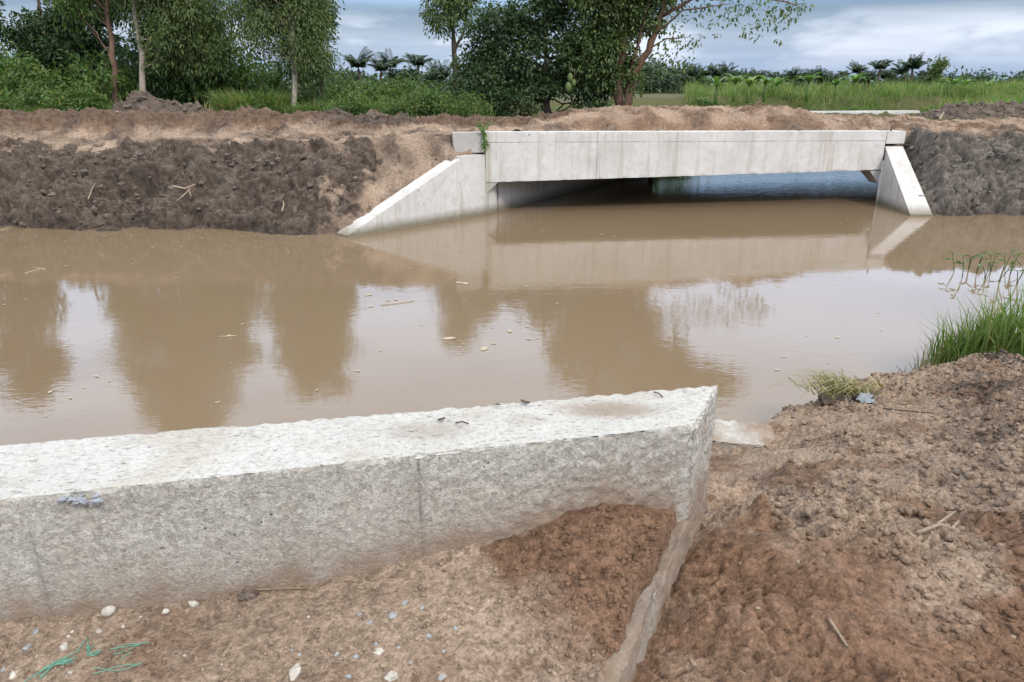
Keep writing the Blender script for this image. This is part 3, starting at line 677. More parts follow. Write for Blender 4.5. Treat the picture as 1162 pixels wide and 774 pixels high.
# ------------------------------------------------------------------ far bridge
def build_bridge():
    t = empty('concrete_bridge', (0, 0, 0)); tag(t, 'pale concrete skewed bridge over the muddy canal with sloping wing walls', 'bridge')
    def beam(a, b, name, za, zb, seams):
        """za, zb: (bottom, top) heights at both ends"""
        mb = MB(); L_ = np.linalg.norm(b-a); ts = [0]+list(seams)+[1]; g = .0035/L_
        def z(tt, k): return za[k]+(zb[k]-za[k])*tt
        cope = .205
        for t0, t1 in zip(ts[:-1], ts[1:]):
            u0, u1 = t0+(g if t0 > 0 else 0), t1-(g if t1 < 1 else 0)
            for lo_, hi_ in ((0, None), (1, None)):
                pa, pb = a+(b-a)*u0, a+(b-a)*u1
                f = -.002 if lo_ == 1 else 0
                c = [pa+BN*f, pb+BN*f, pb+BN*.34, pa+BN*.34]
                za_, zb_ = (z(u0, 0), z(u1, 0)), (z(u0, 1)-cope-.003, z(u1, 1)-cope-.003)
                if lo_ == 1: za_, zb_ = (z(u0, 1)-cope+.003, z(u1, 1)-cope+.003), (z(u0, 1), z(u1, 1))
                V, Fq, N = grid_block([(*c[0], za_[0]), (*c[1], za_[1]), (*c[2], za_[1]), (*c[3], za_[0]), (*c[0], zb_[0]), (*c[1], zb_[1]), (*c[2], zb_[1]), (*c[3], zb_[0])], .045, 0, 0)
                ed = (np.abs(N).max(1) < .9); q = [vnoise3(V[:, 0]/w_, V[:, 1]/w_, V[:, 2]/w_, 31) for w_ in (.9, .22, .08)]
                out = (V[:, 2] > zb_[0]-.02) if lo_ else (V[:, 2] < za_[0]+.12)
                mb.add(V+N*(.006*q[0]+.004*q[1]-ed*out*(.012*np.clip(.2+q[1]+q[2], 0, 1)))[:, None], Fq)
        c = [a+BN*.02, b+BN*.02, b+BN*.33, a+BN*.33]                  # core behind the joints
        e = .012
        hexa(mb, [(*c[0], za[0]+e), (*c[1], zb[0]+e), (*c[2], zb[0]+e), (*c[3], za[0]+e), (*c[0], za[1]-e), (*c[1], zb[1]-e), (*c[2], zb[1]-e), (*c[3], za[1]-e)])
        return mb.build(name, CFAR, t, False)
    beam(P0, P1, 'beam', (.66, 1.68), (.755, 1.605), [.262])
    b2 = beam(Q0-BN*.0, Q1-BN*.0, 'beam', (.68, 1.76), (.70, 1.76), [.5])
    mb = MB(); prism(mb, [P0+BN*.345, P1+BN*.345, Q1-BN*.005, Q0-BN*.005], .97, 1.50); mb.build('deck', CDECK, t, False)
    NL = np.array([-DF[1], DF[0]])
    mb = MB()   # left abutment
    prism(mb, [P0+DF*.0+NL*.0+BN*.0, Q0, Q0+NL*.5, P0+NL*.5], -1.2, .962)
    mb.build('abutment', CFAR, t, False)
    mb = MB(); prism(mb, [P1, P1-NL*.5, Q1-NL*.5, Q1], -1.2, .962); mb.build('abutment', CFAR, t, False)
    # haunches (fillets) between abutments and deck
    for a, b, s in ((P0+BN*.36, Q0-BN*.02, -1), (P1+BN*.36, Q1-BN*.02, 1)):
        mb = MB(); n = NL*s; V = []
        for p in (a, b): V += [(*(p+n*.003), .45), (*(p+n*.50), .960), (*(p+n*.003), .960)]
        mb.add(V, [np.array([[0, 1, 2], [5, 4, 3]]), np.array([[1, 0, 3, 4], [2, 1, 4, 5], [0, 2, 5, 3]])]); mb.build('haunch', CDECK, t, False)
    # corbels seen at both ends of the near beam
    for p, s, z0 in ((P0, 1, .42), (P1, -1, .44)):
        mb = MB(); d = BD*s; V = []
        for q in (.015, .335): V += [(*(p+d*.004+BN*q), z0), (*(p+d*.26+BN*q), .655+.08*(s < 0)), (*(p+d*.004+BN*q), .655+.08*(s < 0))]
        mb.add(V, [np.array([[0, 1, 2], [5, 4, 3]]), np.array([[1, 0, 3, 4], [2, 1, 4, 5], [0, 2, 5, 3]])]); mb.build('corbel', CDECK, t, False)
    # left wing wall: sloping crest, then a level pier beside the beam
    th = .36
    def wall(a, b, za, zb, n, name, top):
        V, Fq, N = grid_block([(*a, -1.2), (*b, -1.2), (*(b+n), -1.2), (*(a+n), -1.2), (*a, za), (*b, zb), (*(b+n), zb), (*(a+n), za)], .06, 0, 0)
        x, y, z = V.T; V = V+N*(.006*vnoise3(x/.2, y/.2, z/.2, 3)+.004*vnoise3(x/.07, y/.07, z/.07, 4))[:, None]
        return obj(name, mesh_np(name, V, [Fq], False), CFAR, t)
    wall(WA, WB-WD*.004, .035, 1.19, WN*th, 'wing_wall', 1)
    c1 = P0-BD*.012+BN*.0
    V = [(*WB, -1.2), (*c1, -1.2), (*(c1+NL*.45), -1.2), (*(WB+WN*th), -1.2)]; V += [(a, b, 1.235) for a, b, _ in V]
    mb = MB(); hexa(mb, V); mb.build('pier', CFAR, t, False)
    a, b = np.array([8.82, 15.34]), np.array([8.90, 17.18])
    ai, bi = np.array([8.36, 15.36]), np.array([8.50, 17.19])
    V = [(*ai, -1.2), (*a, -1.2), (*b, -1.2), (*bi, -1.2), (*ai, .03), (*a, .03), (*b, 1.27), (*bi, 1.27)]
    mb = MB(); hexa(mb, V); mb.build('wing_wall', CFAR, t, False)
    # parapet end blocks: the left one has a rounded lower corner
    mb = MB(); p = P0-BD*.03
    prof = [(0, .40), (0, 0.0)]+[(-.50-.13*math.sin(u), .13-.13*math.cos(u)) for u in np.linspace(0, math.pi/2, 6)]+[(-.64, .39)]
    V = [(*(p+BD*u), 1.275+w) for u, w in prof]+[(*(p+BD*u+BN*.34), 1.275+w) for u, w in prof]; n = len(prof); i = np.arange(n); k = (i+1) % n
    mb.add(V, [np.arange(n)[::-1][None], (np.arange(n)+n)[None], np.stack([i, k, k+n, i+n], -1)[:, ::-1]]); mb.build('end_block', CDECK, t, False)
    mb = MB(); p = P1+BD*.03
    c = [p+BN*.02, p+BD*.46+BN*.02, p+BD*.46+BN*.34, p+BN*.34]; prism(mb, c, 1.33, 1.60); mb.build('end_block', CFAR, t, False)
build_bridge()

# ------------------------------------------------------------------ vegetation builders
def rand_unit(n): 
    v = rng.normal(size=(n, 3)); return v/np.linalg.norm(v, axis=1)[:, None]
def spray(mb, c, r, n, L, W, droop=.5, squash=.8):
    """a clump of leaves about centre c"""
    u = rand_unit(n)*(rng.random((n, 1))**.5)*r; u[:, 2] *= squash
    D = u/(np.linalg.norm(u, axis=1)[:, None]+1e-6)+rand_unit(n)*.7; D[:, 2] -= droop
    N = rand_unit(n)*.7+np.array([0, -.1, .8])
    leaves(mb, c+u, D, N, L*(.65+.6*rng.random(n)), 1.12*W*(.65+.6*rng.random(n)))
def limb(a, b, sag=.0, n=6, wob=.06):
    a, b = np.asarray(a, float), np.asarray(b, float); t = np.linspace(0, 1, n)[:, None]
    P = a+(b-a)*t; Ln = np.linalg.norm(b-a); P[:, 2] += -sag*Ln*(t[:, 0]**2-t[:, 0])*1.; 
    P[1:-1] += rng.normal(size=(n-2, 3))*wob*Ln*.35; return P
def tree(name, label, cat, base, trunk_pts, r0, crown, leafm, barkm, L=.15, W=.06, droop=.5, dens=1., group=None, extra_limbs=(), trunks=(), clump=.5):
    """trunk_pts relative to base; crown: list of (cx,cy,cz,rx,ry,rz,nclumps); each clump hangs on a twig from the nearest trunk point"""
    t = empty(name, base); tag(t, label, cat, group)
    tm, fm = MB(), MB(); tp = np.asarray(trunk_pts, float)
    allp = []
    def add_trunk(P, r):
        P = np.asarray(P, float); m = 3*len(P); s = np.linspace(0, len(P)-1, m)
        Q = np.stack([np.interp(s, np.arange(len(P)), P[:, k]) for k in range(3)], 1); Q[1:-1] += rng.normal(size=(m-2, 3))*r*.25
        tube(tm, Q, np.linspace(r, r*.28, m)*(1+.12*rng.normal(size=m)).clip(.8, 1.3), 9); allp.extend(Q.tolist())
    add_trunk(tp, r0)
    for P, r in trunks: add_trunk(P, r)
    for P, r in extra_limbs: add_trunk(P, r)
    ap = np.array(allp)
    for cx, cy, cz, rx, ry, rz, nc in crown:
        c = np.array([cx, cy, cz])
        for _ in range(nc):
            u = rand_unit(1)[0]*(.35+.65*rng.random()**.6); p = c+u*np.array([rx, ry, rz])
            w = ap-p; w[:, 2] = w[:, 2]*.6+.3*np.abs(w[:, 2]); k = np.argmin(np.linalg.norm(w, axis=1)+.15*rng.random(len(w)))
            if rng.random() < .55 and (ap[k][2] > 1.5 or 'jackfruit' in name) and np.linalg.norm(ap[k]-p) < 1.9: tube(tm, limb(ap[k], p, .12), np.linspace(max(.012, r0*.22), .008, 6), 5, False)
            m = int((70+70*rng.random())*dens)
            spray(fm, p, clump*(.65+.7*rng.random()), m, L, W, droop)
            if droop > .7:                                            # hanging tips
                q = int(16*dens); h = p+np.c_[rng.normal(size=(q, 2))*clump*.5, -rng.random(q)*clump*1.7]
                leaves(fm, h, np.c_[rng.normal(size=(q, 2))*.25, -np.ones(q)], rand_unit(q)+[0, -.6, .2], L*1.2, W*.8)
    tm.build('trunk', barkm, t); fm.build('crown', leafm, t, False)
    return t
def X3(px, py, Y): return np.array(at_y(px, py, Y))
def rel(base, *pts): return [np.asarray(p)-np.asarray(base) for p in pts]

# ---- the trees along the far side of the road
def tr(px, Y, top, **k):
    z = land_z(xat(px, Y), Y)-.1; return np.array([xat(px, Y), Y, z])
def build_trees():
    b = tr(-18, 27, 0); tree('broadleaf_tree', 'dark broadleaf tree cut off by the left edge of the photo', 'tree', b, [(0, 0, 0), (.1, 0, 2.5), (.2, 0, 5), (.1, .1, 8)], .13,
         [(-.1, 0, 3.9, 1.3, 1.1, 1.4, 52), (-.5, 0, 6.3, 1.2, 1.2, 1.8, 60)], LEAF_DARK, BARK_DARK, .17, .085, .35, 1.1)
    b = tr(66, 28, 0); tree('broadleaf_tree', 'dark narrow tree left of the reddish trunk', 'tree', b, [(0, 0, 0), (-.05, 0, 2.5), (.05, 0, 3.6), (.1, .1, 4.4)], .14,
         [(.1, 0, 2.6, 1.15, 1.0, 1.3, 66)], LEAF_DARK, BARK_DARK, .17, .075, .55, 1.1)
    b = tr(131, 25.5, 0); tree('slender_tree', 'slender tree with reddish peeling trunk behind the clay heap', 'tree', b, rel(b, b, X3(128, 70, 25.5), X3(122, 15, 25.4), X3(121, -60, 25.3), X3(126, -140, 25.3)), .11,
         [(-.3, 0, 4.2, 1.0, .9, 1.1, 40), (0, .2, 5.8, 1.5, 1.3, 1.7, 77), (.2, .2, 7.8, 1.1, 1.1, 1.5, 52)], LEAF_MID, BARK_PINK, .14, .045, .8, 1.)
    b = tr(164, 25, 0); tree('slender_tree', 'slender tree with pale whitish trunk and wide drooping crown', 'tree', b, rel(b, b, X3(161, 70, 25), X3(153, 10, 24.9), X3(152, -60, 25), X3(160, -170, 25)), .115,
         [(.6, .2, 4.1, 1.3, 1.2, 1.0, 55), (1.0, .2, 5.2, 1.7, 1.3, 1.4, 86), (1.9, .3, 3.4, 1.2, 1.0, 1.1, 55), (1.4, .3, 2.4, 1.3, .9, .9, 40), (.2, .2, 7.3, 1.3, 1.3, 1.6, 68), (.1, .2, 9.2, .7, .7, 1.0, 24)], LEAF_OLIVE, BARK_PALE, .14, .045, .75, 1.05,
         trunks=[(rel(b, X3(156, 20, 25), X3(185, -20, 25), X3(215, -60, 25)), .06)])
    b = tr(222, 27, 0); tree('broadleaf_tree', 'dark leafy tree filling the space right of the pale trunk', 'tree', b, [(0, 0, 0), (.05, 0, 1.4), (0, 0, 2.8), (.1, .1, 4.)], .13,
         [(-.7, 0, 2.2, 1.2, 1.0, 1.3, 50), (.2, 0, 2.6, 1.4, 1.1, 1.0, 56)], LEAF_DARK, BARK_DARK, .15, .07, .5, .9)
    b = tr(104, 29, 0); tree('broadleaf_tree', 'dark leafy tree seen between the reddish and the whitish trunk', 'tree', b, [(0, 0, 0), (.05, 0, 1.8), (0, 0, 3.6), (.1, .1, 5.6)], .13,
         [(0, 0, 2.8, 1.2, 1.0, 1.5, 60), (1.0, 0, 4.6, 1.6, 1.1, 1.4, 66)], LEAF_DARK, BARK_DARK, .15, .07, .5, .9)
    b = tr(366, 26, 0); tree('broadleaf_tree', 'dark tree standing close behind the forked pale trunk', 'tree', b, [(0, 0, 0), (.05, 0, 1.4), (0, 0, 2.8), (.1, .1, 4.6)], .12,
         [(-.2, 0, 2.4, .9, .9, 1.3, 40), (-.2, 0, 3.5, .9, .8, .9, 44)], LEAF_DARK, BARK_DARK, .15, .065, .6, .9)
    b = tr(333, 24, 0); tree('slender_tree', 'tall tree with pale forked trunk standing alone left of the bridge', 'tree', b, rel(b, b, X3(335, 60, 24), X3(331, 25, 24), X3(329, -30, 24), X3(330, -110, 24)), .115,
         [(-.85, .2, 3.3, .75, .8, 1.4, 46), (.35, .3, 3.2, .75, .9, 1.5, 55), (-.4, .2, 4.8, .9, 1.0, 1.1, 58), (.4, .2, 4.7, .8, 1.0, 1.0, 52), (0, .2, 6.0, .9, .9, .8, 37), (.6, .3, 2.0, .6, .7, .7, 21)], LEAF_OLIVE, BARK_PALE, .13, .042, .9, 1.05,
         trunks=[(rel(b, X3(332, 30, 24), X3(340, 10, 24), X3(342, -60, 24)), .07)])
    b = tr(517, 30, 0); tree('slender_tree', 'thin tree with dark bare stem left of the dense dark tree', 'tree', b, rel(b, b, X3(516, 70, 30), X3(514, 40, 30), X3(512, -10, 30), X3(512, -60, 30)), .13,
         [(-.15, 0, 4.3, .95, .9, .9, 30), (.3, .1, 5.5, 1.1, 1.0, 1.0, 34), (-.2, .1, 6.6, .7, .8, .7, 14)], LEAF_OLIVE, BARK_DARK, .16, .06, .7, 1.1,
         trunks=[(rel(b, X3(515, 62, 30), X3(526, 35, 30), X3(533, 0, 30)), .06)])
    b = tr(618, 25, 0); tree('jackfruit_tree', 'dense dark round tree with hanging green fruit behind the sand mound', 'tree', b, [(0, 0, 0), (.05, 0, 1.2), (0, 0, 2.6), (.1, 0, 5)], .16,
         [(-1.75, 0, 1.7, 1.0, .9, 1.1, 44), (-.3, -.1, 1.9, 1.4, 1.1, 1.2, 54), (1.5, 0, 2.0, 1.3, 1.1, 1.5, 56), (-1.5, 0, 3.1, .9, .8, .6, 20), (-.2, 0, 3.4, 1.0, .9, .8, 26), (.9, .1, 4.3, 1.2, 1.1, 1.0, 34), (2.0, .1, 4.3, 1.0, .9, 1.0, 26), (1.6, .2, 5.8, 1.3, 1.2, 1.2, 34)], LEAF_DARK, BARK_DARK, .15, .075, .3, .9, clump=.42)
    Y = 24.2; b = np.array([*X3(708, 127, Y)[:2], 1.45])
    limbs = [(rel(b, X3(752, 18, Y), X3(790, -4, Y-.3), X3(850, -6, Y-.6), X3(905, 6, Y-.8)), .05), (rel(b, X3(742, 40, Y), X3(775, 12, Y-.4), X3(830, 4, Y-.5)), .04),
             (rel(b, X3(733, 58, Y), X3(756, 44, Y-.2), X3(783, 42, Y-.3)), .03)]
    tr_ = tree('leaning_tree', 'tree with several leaning brown trunks and long overhanging boughs to the right', 'tree', b, rel(b, X3(706, 132, Y), X3(716, 100, Y), X3(734, 60, Y), X3(748, 25, Y), X3(764, -30, Y), X3(775, -110, Y)), .15,
         [(-.9, 0, 4.6, 1.2, 1.0, 1.3, 40), (.6, 0, 5.0, 1.4, 1.2, 1.2, 44), (1.6, 0, 6.2, 1.6, 1.2, 1.0, 34), (.2, .1, 6.9, 1.4, 1.2, .9, 26), (-.6, .2, 3.0, .8, .7, 1.2, 40), (-1.0, .4, 2.2, .8, .7, .9, 34), (.35, .5, 3.3, .8, .7, .9, 26), (-.3, .4, 1.5, .8, .6, .7, 24), (1.0, .5, 4.1, .9, .8, .7, 22), (3.0, -.3, 5.9, 1.5, .9, .6, 46), (1.9, .1, 5.3, 1.0, .9, .6, 24)], LEAF_OLIVE, BARK_BROWN, .15, .065, .45, 1.0,
         trunks=[(rel(b, X3(704, 132, Y), X3(703, 90, Y), X3(707, 50, Y), X3(700, 0, Y), X3(696, -90, Y)), .14), (rel(b, X3(708, 132, Y), X3(716, 85, Y), X3(726, 40, Y), X3(742, -20, Y)), .085)], extra_limbs=limbs)
    # leaf sprays strung along the overhanging boughs
    fm = MB()
    for px, py, r, n in ((770, 8, .5, 40), (800, 4, .5, 44), (825, 12, .5, 44), (850, 6, .45, 44), (868, 22, .45, 46), (885, 8, .4, 40), (898, 16, .38, 44), (907, 8, .3, 30), (848, 34, .28, 22), (860, 40, .16, 8),
                         (790, 20, .4, 26), (812, 26, .28, 18), (885, 30, .22, 14), (884, 45, .14, 7), (762, 42, .5, 44), (778, 50, .4, 36), (790, 44, .28, 20), (765, 66, .4, 30), (780, 72, .3, 20), (748, 60, .4, 30), (750, 80, .35, 22), (740, 20, .5, 40), (765, 24, .4, 20),
                         (835, -8, .5, 40), (870, -10, .5, 40), (800, -16, .5, 40), (900, -6, .35, 24), (917, 6, .2, 10), (815, 40, .14, 6), (833, 20, .3, 20)):
        p = X3(px, py, Y-.4+.5*rng.random())-b; spray(fm, p, r*.85, n, .15, .065, .75)
    o = fm.build('overhanging_foliage', LEAF_OLIVE, tr_, False)
build_trees()

# fruit hanging in the dense tree
fr_mat = plain('fruit_skin', (.11, .145, .045), (.075, .10, .035), 60, .7)
for i, (px, py, s, lab) in enumerate(((647, 88, .17, 'uppermost green jackfruit hanging in the dense dark tree'), (645, 99, .20, 'largest green jackfruit hanging low in the dense dark tree'),
                                       (651, 94, .14, 'small green jackfruit tucked behind the largest one'))):
    v, f = ico(3); d = 1+.05*vnoise3(v[:, 0]*7, v[:, 1]*7, v[:, 2]*7, 3)
    t = empty('jackfruit', at_y(px, py, 23.75)); tag(t, lab, 'fruit', 'jackfruits in the dense dark tree')
    obj('flesh', mesh_np('flesh', v*d[:, None]*np.array([.62, .62, .95])*s*.82, [f]), fr_mat, t)
    mb = MB(); tube(mb, [(0, 0, s*.95), (.02, .02, s*1.5), (.05, .12, s*2.2)], [.02, .016, .012], 6); mb.build('stalk', BARK_DARK, t)

# ---- bushes
def bush_meshes(leaf, n, r, h, L, W, droop, dens):
    out = []
    for _ in range(n):
        fm, sm = MB(), MB()
        for k in range(int(26*dens)):
            a = rng.random()*6.28; q = rng.random()**.5; p = np.array([math.cos(a)*r*q, math.sin(a)*r*q, h*(.12+.85*rng.random()*(1-.45*q*q))])
            spray(fm, p, .32*(.7+.6*rng.random()), int(26+16*rng.random()), L, W, droop)
            if k % 3 == 0: tube(sm, limb((rng.normal()*.08, rng.normal()*.08, -.1), p, .1), np.linspace(.022, .006, 6), 5, False)
        f, s = fm.mesh('bush_foliage', False), sm.mesh('bush_stem'); f.materials.append(leaf); s.materials.append(BARK_BROWN); out.append((f, s))
    return out
B_DARK = bush_meshes(LEAF_DARK, 2, .85, 1.5, .15, .075, .2, 1.2)
B_MID = bush_meshes(LEAF_MID, 3, .85, 1.5, .15, .065, .3, 1.2)
B_LIGHT = bush_meshes(LEAF_LIGHT, 2, .8, 1.3, .16, .08, .2, 1.1)
def bush(kind, x, y, s, label, group, sz=1.):
    f, st = kind[rng.integers(len(kind))]
    t = empty('bush', (x, y, max(land_z(x, y), .05)-.05), rng.random()*6.28); t.scale = (s, s, s*sz); tag(t, label, 'bush', group)
    obj('foliage', f, None, t); obj('stem', st, None, t)
def bushes(kind, spots, label, group):
    for px, Y, s, sz in spots: bush(kind, xat(px, Y), Y, s, label, group, sz)
r_ = lambda a, b: a+(b-a)*rng.random()
g1 = 'bushes in the thicket behind the left trees'
bushes(B_MID, [(r_(-40, 125), r_(25.5, 33), r_(.9, 1.5), r_(.9, 1.3)) for _ in range(20)], 'mid green leafy bush in the thicket at the far left', g1)
bushes(B_MID, [(r_(170, 330), r_(26.5, 34), r_(.9, 1.45), r_(.9, 1.2)) for _ in range(18)], 'mid green leafy bush in the thicket behind the clay heap', g1)
bushes(B_DARK, [(r_(20, 230), r_(29, 36), r_(1.3, 1.8), r_(1., 1.4)) for _ in range(12)], 'dark bush deep in the thicket behind the left trees', g1)
bushes(B_LIGHT, [(12, 25, .8, 1), (30, 24.6, .7, 1), (-10, 24.6, .8, 1), (52, 26, .9, 1)], 'bright green broad leaved bush at the far left roadside', g1)
bushes(B_LIGHT, [(255, 27, .8, 1), (268, 26, .7, 1), (246, 28.5, .8, 1.1)], 'bright green bush between clay heap and forked trunk tree', g1)
bushes(B_MID, [(r_(-20, 100), r_(22.8, 25), r_(.5, .85), r_(.8, 1.)) for _ in range(12)], 'low roadside bush at the far left in front of the thicket', g1)
bushes(B_MID, [(r_(255, 330), r_(22.8, 26), r_(.45, .8), r_(.8, 1.1)) for _ in range(9)], 'low roadside bush between clay heap and forked trunk', g1)
bushes(B_MID, [(r_(345, 545), r_(22.4, 24.6), r_(.4, .75), r_(.8, 1.)) for _ in range(26)], 'small roadside bush at the edge of the road left of the bridge', g1)
g2 = 'bushes along the road between forked tree and bridge'
bushes(B_MID, [(r_(350, 520), r_(25, 31), r_(.7, 1.1), r_(.7, 1.)) for _ in range(20)], 'low green bush along the road left of the thin tree', g2)
bushes(B_DARK, [(r_(360, 545), r_(30, 42), r_(.9, 1.4), r_(.8, 1.)) for _ in range(14)], 'dark green bush farther behind the roadside scrub', g2)
bushes(B_LIGHT, [(r_(380, 510), r_(33, 46), r_(.9, 1.3), r_(.8, 1.)) for _ in range(9)], 'light green bush in the clearing behind the roadside scrub', g2)
bushes(B_DARK, [(530, 24.6, .9, 1), (548, 24, .85, 1.1), (566, 24.2, .9, 1.1), (590, 24, .75, 1), (677, 23.6, .75, 1.2), (690, 24.6, .8, 1.2), (660, 24.2, .7, 1.1)], 'dark shrub under the dense fruit tree', 'shrubs under the dense fruit tree')
bushes(B_LIGHT, [(r_(800, 1160), r_(50, 58), r_(.7, 1.1), r_(.5, .7)) for _ in range(16)], 'low weedy clump rising from the tall grass field', 'weedy clumps in the grass field')
bushes(B_LIGHT, [(728, 27, .8, 1.3), (744, 28, .8, 1.3), (760, 29, .8, 1.2), (736, 30, .9, 1.2), (700, 30, 1.2, 1.2), (640, 30, 1.2, 1.1)], 'light green shrub right of the leaning trunks', 'shrubs right of the leaning trunks')

# ---- tall grass (uncountable)
def grass(name, pts, hmin, hmax, W, mat=GRASS, lean=.5):
    mb = MB(); n = len(pts); blades(mb, pts, hmin+(hmax-hmin)*rng.random(n), lean*rng.random(n), rng.random(n)*6.28, W)
    o = mb.build(name, mat, None, False); tag(o, kind='stuff'); return o
def scatter(n, x0, x1, y0, y1, dens=None):
    x = x0+(x1-x0)*rng.random(n); y = y0+(y1-y0)*rng.random(n)
    if dens is not None:
        k = rng.random(n) < dens(x, y); x, y = x[k], y[k]
    z = np.where(y < 27.4, far_surface(x, y)[0], field_z(x, y)); k = z > .12
    return np.c_[x, y, z-.03][k]
pp = scatter(150000, 6, 48, 26.5, 66, lambda x, y: (x > .28*y-3)*(.35+.65*sstep(-.3, .4, fbm2(x, y, 2.5, 3, 7)))*1.)
hh = .40+1.05*sstep(-.35, .45, fbm2(pp[:, 0], pp[:, 1], 2.2, 3, 17))
mb = MB(); n = len(pp); blades(mb, pp, hh*(.5+.65*rng.random(n)), 1.3*rng.random(n), rng.random(n)*6.28, .028)
tag(mb.build('grass', GRASS, None, False), 'tall bright green grass on the field right of the leaning trunks', 'grass', kind='stuff')
pp = scatter(8000, -18, -.5, 22.4, 25.5, lambda x, y: sstep(.0, .4, fbm2(x, y, 1.6, 3, 27))*(.35+.65*sstep(22, 23.5, y)))
mb = MB(); n = len(pp); blades(mb, pp, (.35+.55*rng.random(n))*(.5+.5*sstep(22, 24, pp[:, 1])), .55*rng.random(n), rng.random(n)*6.28, .04)
tag(mb.build('grass', GRASS, None, False), 'roadside grass below the left trees', 'grass', kind='stuff')
pp = scatter(9000, 8.6, 24, 24.0, 27.5, lambda x, y: sstep(24, 25, y)*.9*((x > 14) | (y > .155*x+23.6)))
mb = MB(); n = len(pp); blades(mb, pp, .35+.45*rng.random(n), .5*rng.random(n), rng.random(n)*6.28, .04)
tag(mb.build('grass', GRASS, None, False), 'grass fringe behind the far bridge parapet', 'grass', kind='stuff')
def grass_clump(px, py, Y, s, n, label, mat=GRASS, group=None, H=1., W=.03):
    x = xat(px, Y); z = land_z(x, Y); mb = MB(); a = rng.random(n)*6.28; q = rng.random(n)**.6*s*.55
    B = np.c_[np.cos(a)*q, np.sin(a)*q, np.zeros(n)]; blades(mb, B, H*(.55+.6*rng.random(n)), .3+.7*rng.random(n), a+rng.normal(size=n)*.5, W)
    o = mb.build('grass_clump', mat, None, False); o.location = (x, Y, z-.03); tag(o, label, 'grass', group); return o
grass_clump(290, 0, 24.0, 1.7, 1500, 'big round tuft of tall grass left of the forked pale trunk', H=1.1)
grass_clump(356, 0, 23.6, 1.2, 800, 'round tuft of light grass right of the forked pale trunk', H=.75)
grass_clump(95, 0, 23.4, 1.2, 700, 'light grass tuft left of the clay heap', H=.7)
grass_clump(65, 0, 23.4, 1.2, 700, 'light grass tuft at the roadside near the left edge', H=.6)
grass_clump(775, 0, 27, 1.4, 800, 'bright grass tuft right of the leaning trunks', H=1.)

# ---- palms and banana plants in the distance
def palm_meshes(n, th, nf, fl):
    out = []
    for _ in range(n):
        tm, fm = MB(), MB(); lean = rng.normal(size=2)*.15
        P = np.array([(lean[0]*t*t, lean[1]*t*t, th*t) for t in np.linspace(0, 1, 6)]); tube(tm, P, np.linspace(.12, .08, 6), 7)
        top = P[-1]
        for k in range(nf):
            az = 6.28*k/nf+rng.normal()*.25; el = r_(.75, 1.5); s = np.linspace(0, 1, 9); Lf = fl*(.8+.4*rng.random())
            ang = el-(.5+.7*rng.random())*s; rx = np.concatenate([[0], np.cumsum(np.cos(ang[:-1])*Lf/8)]); rz = np.concatenate([[0], np.cumsum(np.sin(ang[:-1])*Lf/8)])
            C = top+np.c_[rx*math.cos(az), rx*math.sin(az), rz]; tube(fm, C, np.linspace(.022, .006, 9), 4, False)
            ss = np.linspace(.15, 1, 15); Q = np.stack([np.interp(ss, s, C[:, i]) for i in range(3)], 1); T = np.gradient(Q, axis=0)
            T /= np.linalg.norm(T, axis=1)[:, None]; side = np.array([-math.sin(az), math.cos(az), 0])
            for sg in (-1, 1):
                D = T*.55+side*sg*.8+np.array([0, 0, -.45]); leaves(fm, Q, D, np.tile([0, 0, 1.], (15, 1))+T*.3, .42*fl*(1-.5*ss), .13)
        a, b = tm.mesh('palm_trunk'), fm.mesh('palm_crown', False); a.materials.append(BARK_DARK); b.materials.append(PALM); out.append((a, b))
    return out
PALMS = [palm_meshes(1, h_, n_, f_)[0] for h_, n_, f_ in ((1.2, 16, 1.3), (1.9, 15, 1.25), (1.5, 17, 1.45), (2.1, 15, 1.15), (.8, 15, 1.6), (1.6, 14, 1.3))]
def palm(px, Y, s, label, group):
    a, b = PALMS[rng.integers(6)]; x = xat(px, Y)
    t = empty('palm_tree', (x, Y, 1.35), rng.random()*6.28); t.scale = (s, s, s); tag(t, label, 'palm', group)
    obj('trunk', a, None, t); obj('crown', b, None, t)
for i, px in enumerate((786, 792, 797, 803, 809, 815, 822, 828, 835, 841, 848, 855)):
    palm(px+r_(-4, 4), 68+r_(-5, 12), r_(.8, 1.2), 'dark palm in the distant row right behind the leaning trunks', 'palms of the row nearest the leaning trunks')
for i, px in enumerate((878, 884, 893, 901, 924, 935)):
    palm(px+r_(-2, 2), 68+r_(-3, 3), (.8, .7, .85, 1.0, .9, 1.05)[i], ('leftmost palm of the middle distant row', 'small palm second in the middle distant row', 'palm with dense crown third in the middle distant row',
         'tall palm fourth in the middle distant row', 'dark palm left of the tallest in the middle distant row', 'tallest dark palm ending the middle distant row')[i], 'palms of the middle distant row')
for i, px in enumerate((950, 958, 966, 974, 985, 992, 999, 1006, 1013, 1020, 1028, 1036, 1045)):
    palm(px+r_(-5, 5), 78+r_(-6, 12), r_(.8, 1.2), 'low palm in the right distant row beyond the grass field', 'palms of the right distant row')
for i, px in enumerate((398, 408, 432, 440, 452, 464, 478, 488, 496)):
    palm(px+r_(-4, 4), 60+r_(-6, 8), r_(.7, 1.2), 'palm in the distant grove between forked tree and thin tree', 'palms of the left distant grove')
palm(258, 45, 1.25, 'lone palm rising behind the thicket right of the left trees', None)
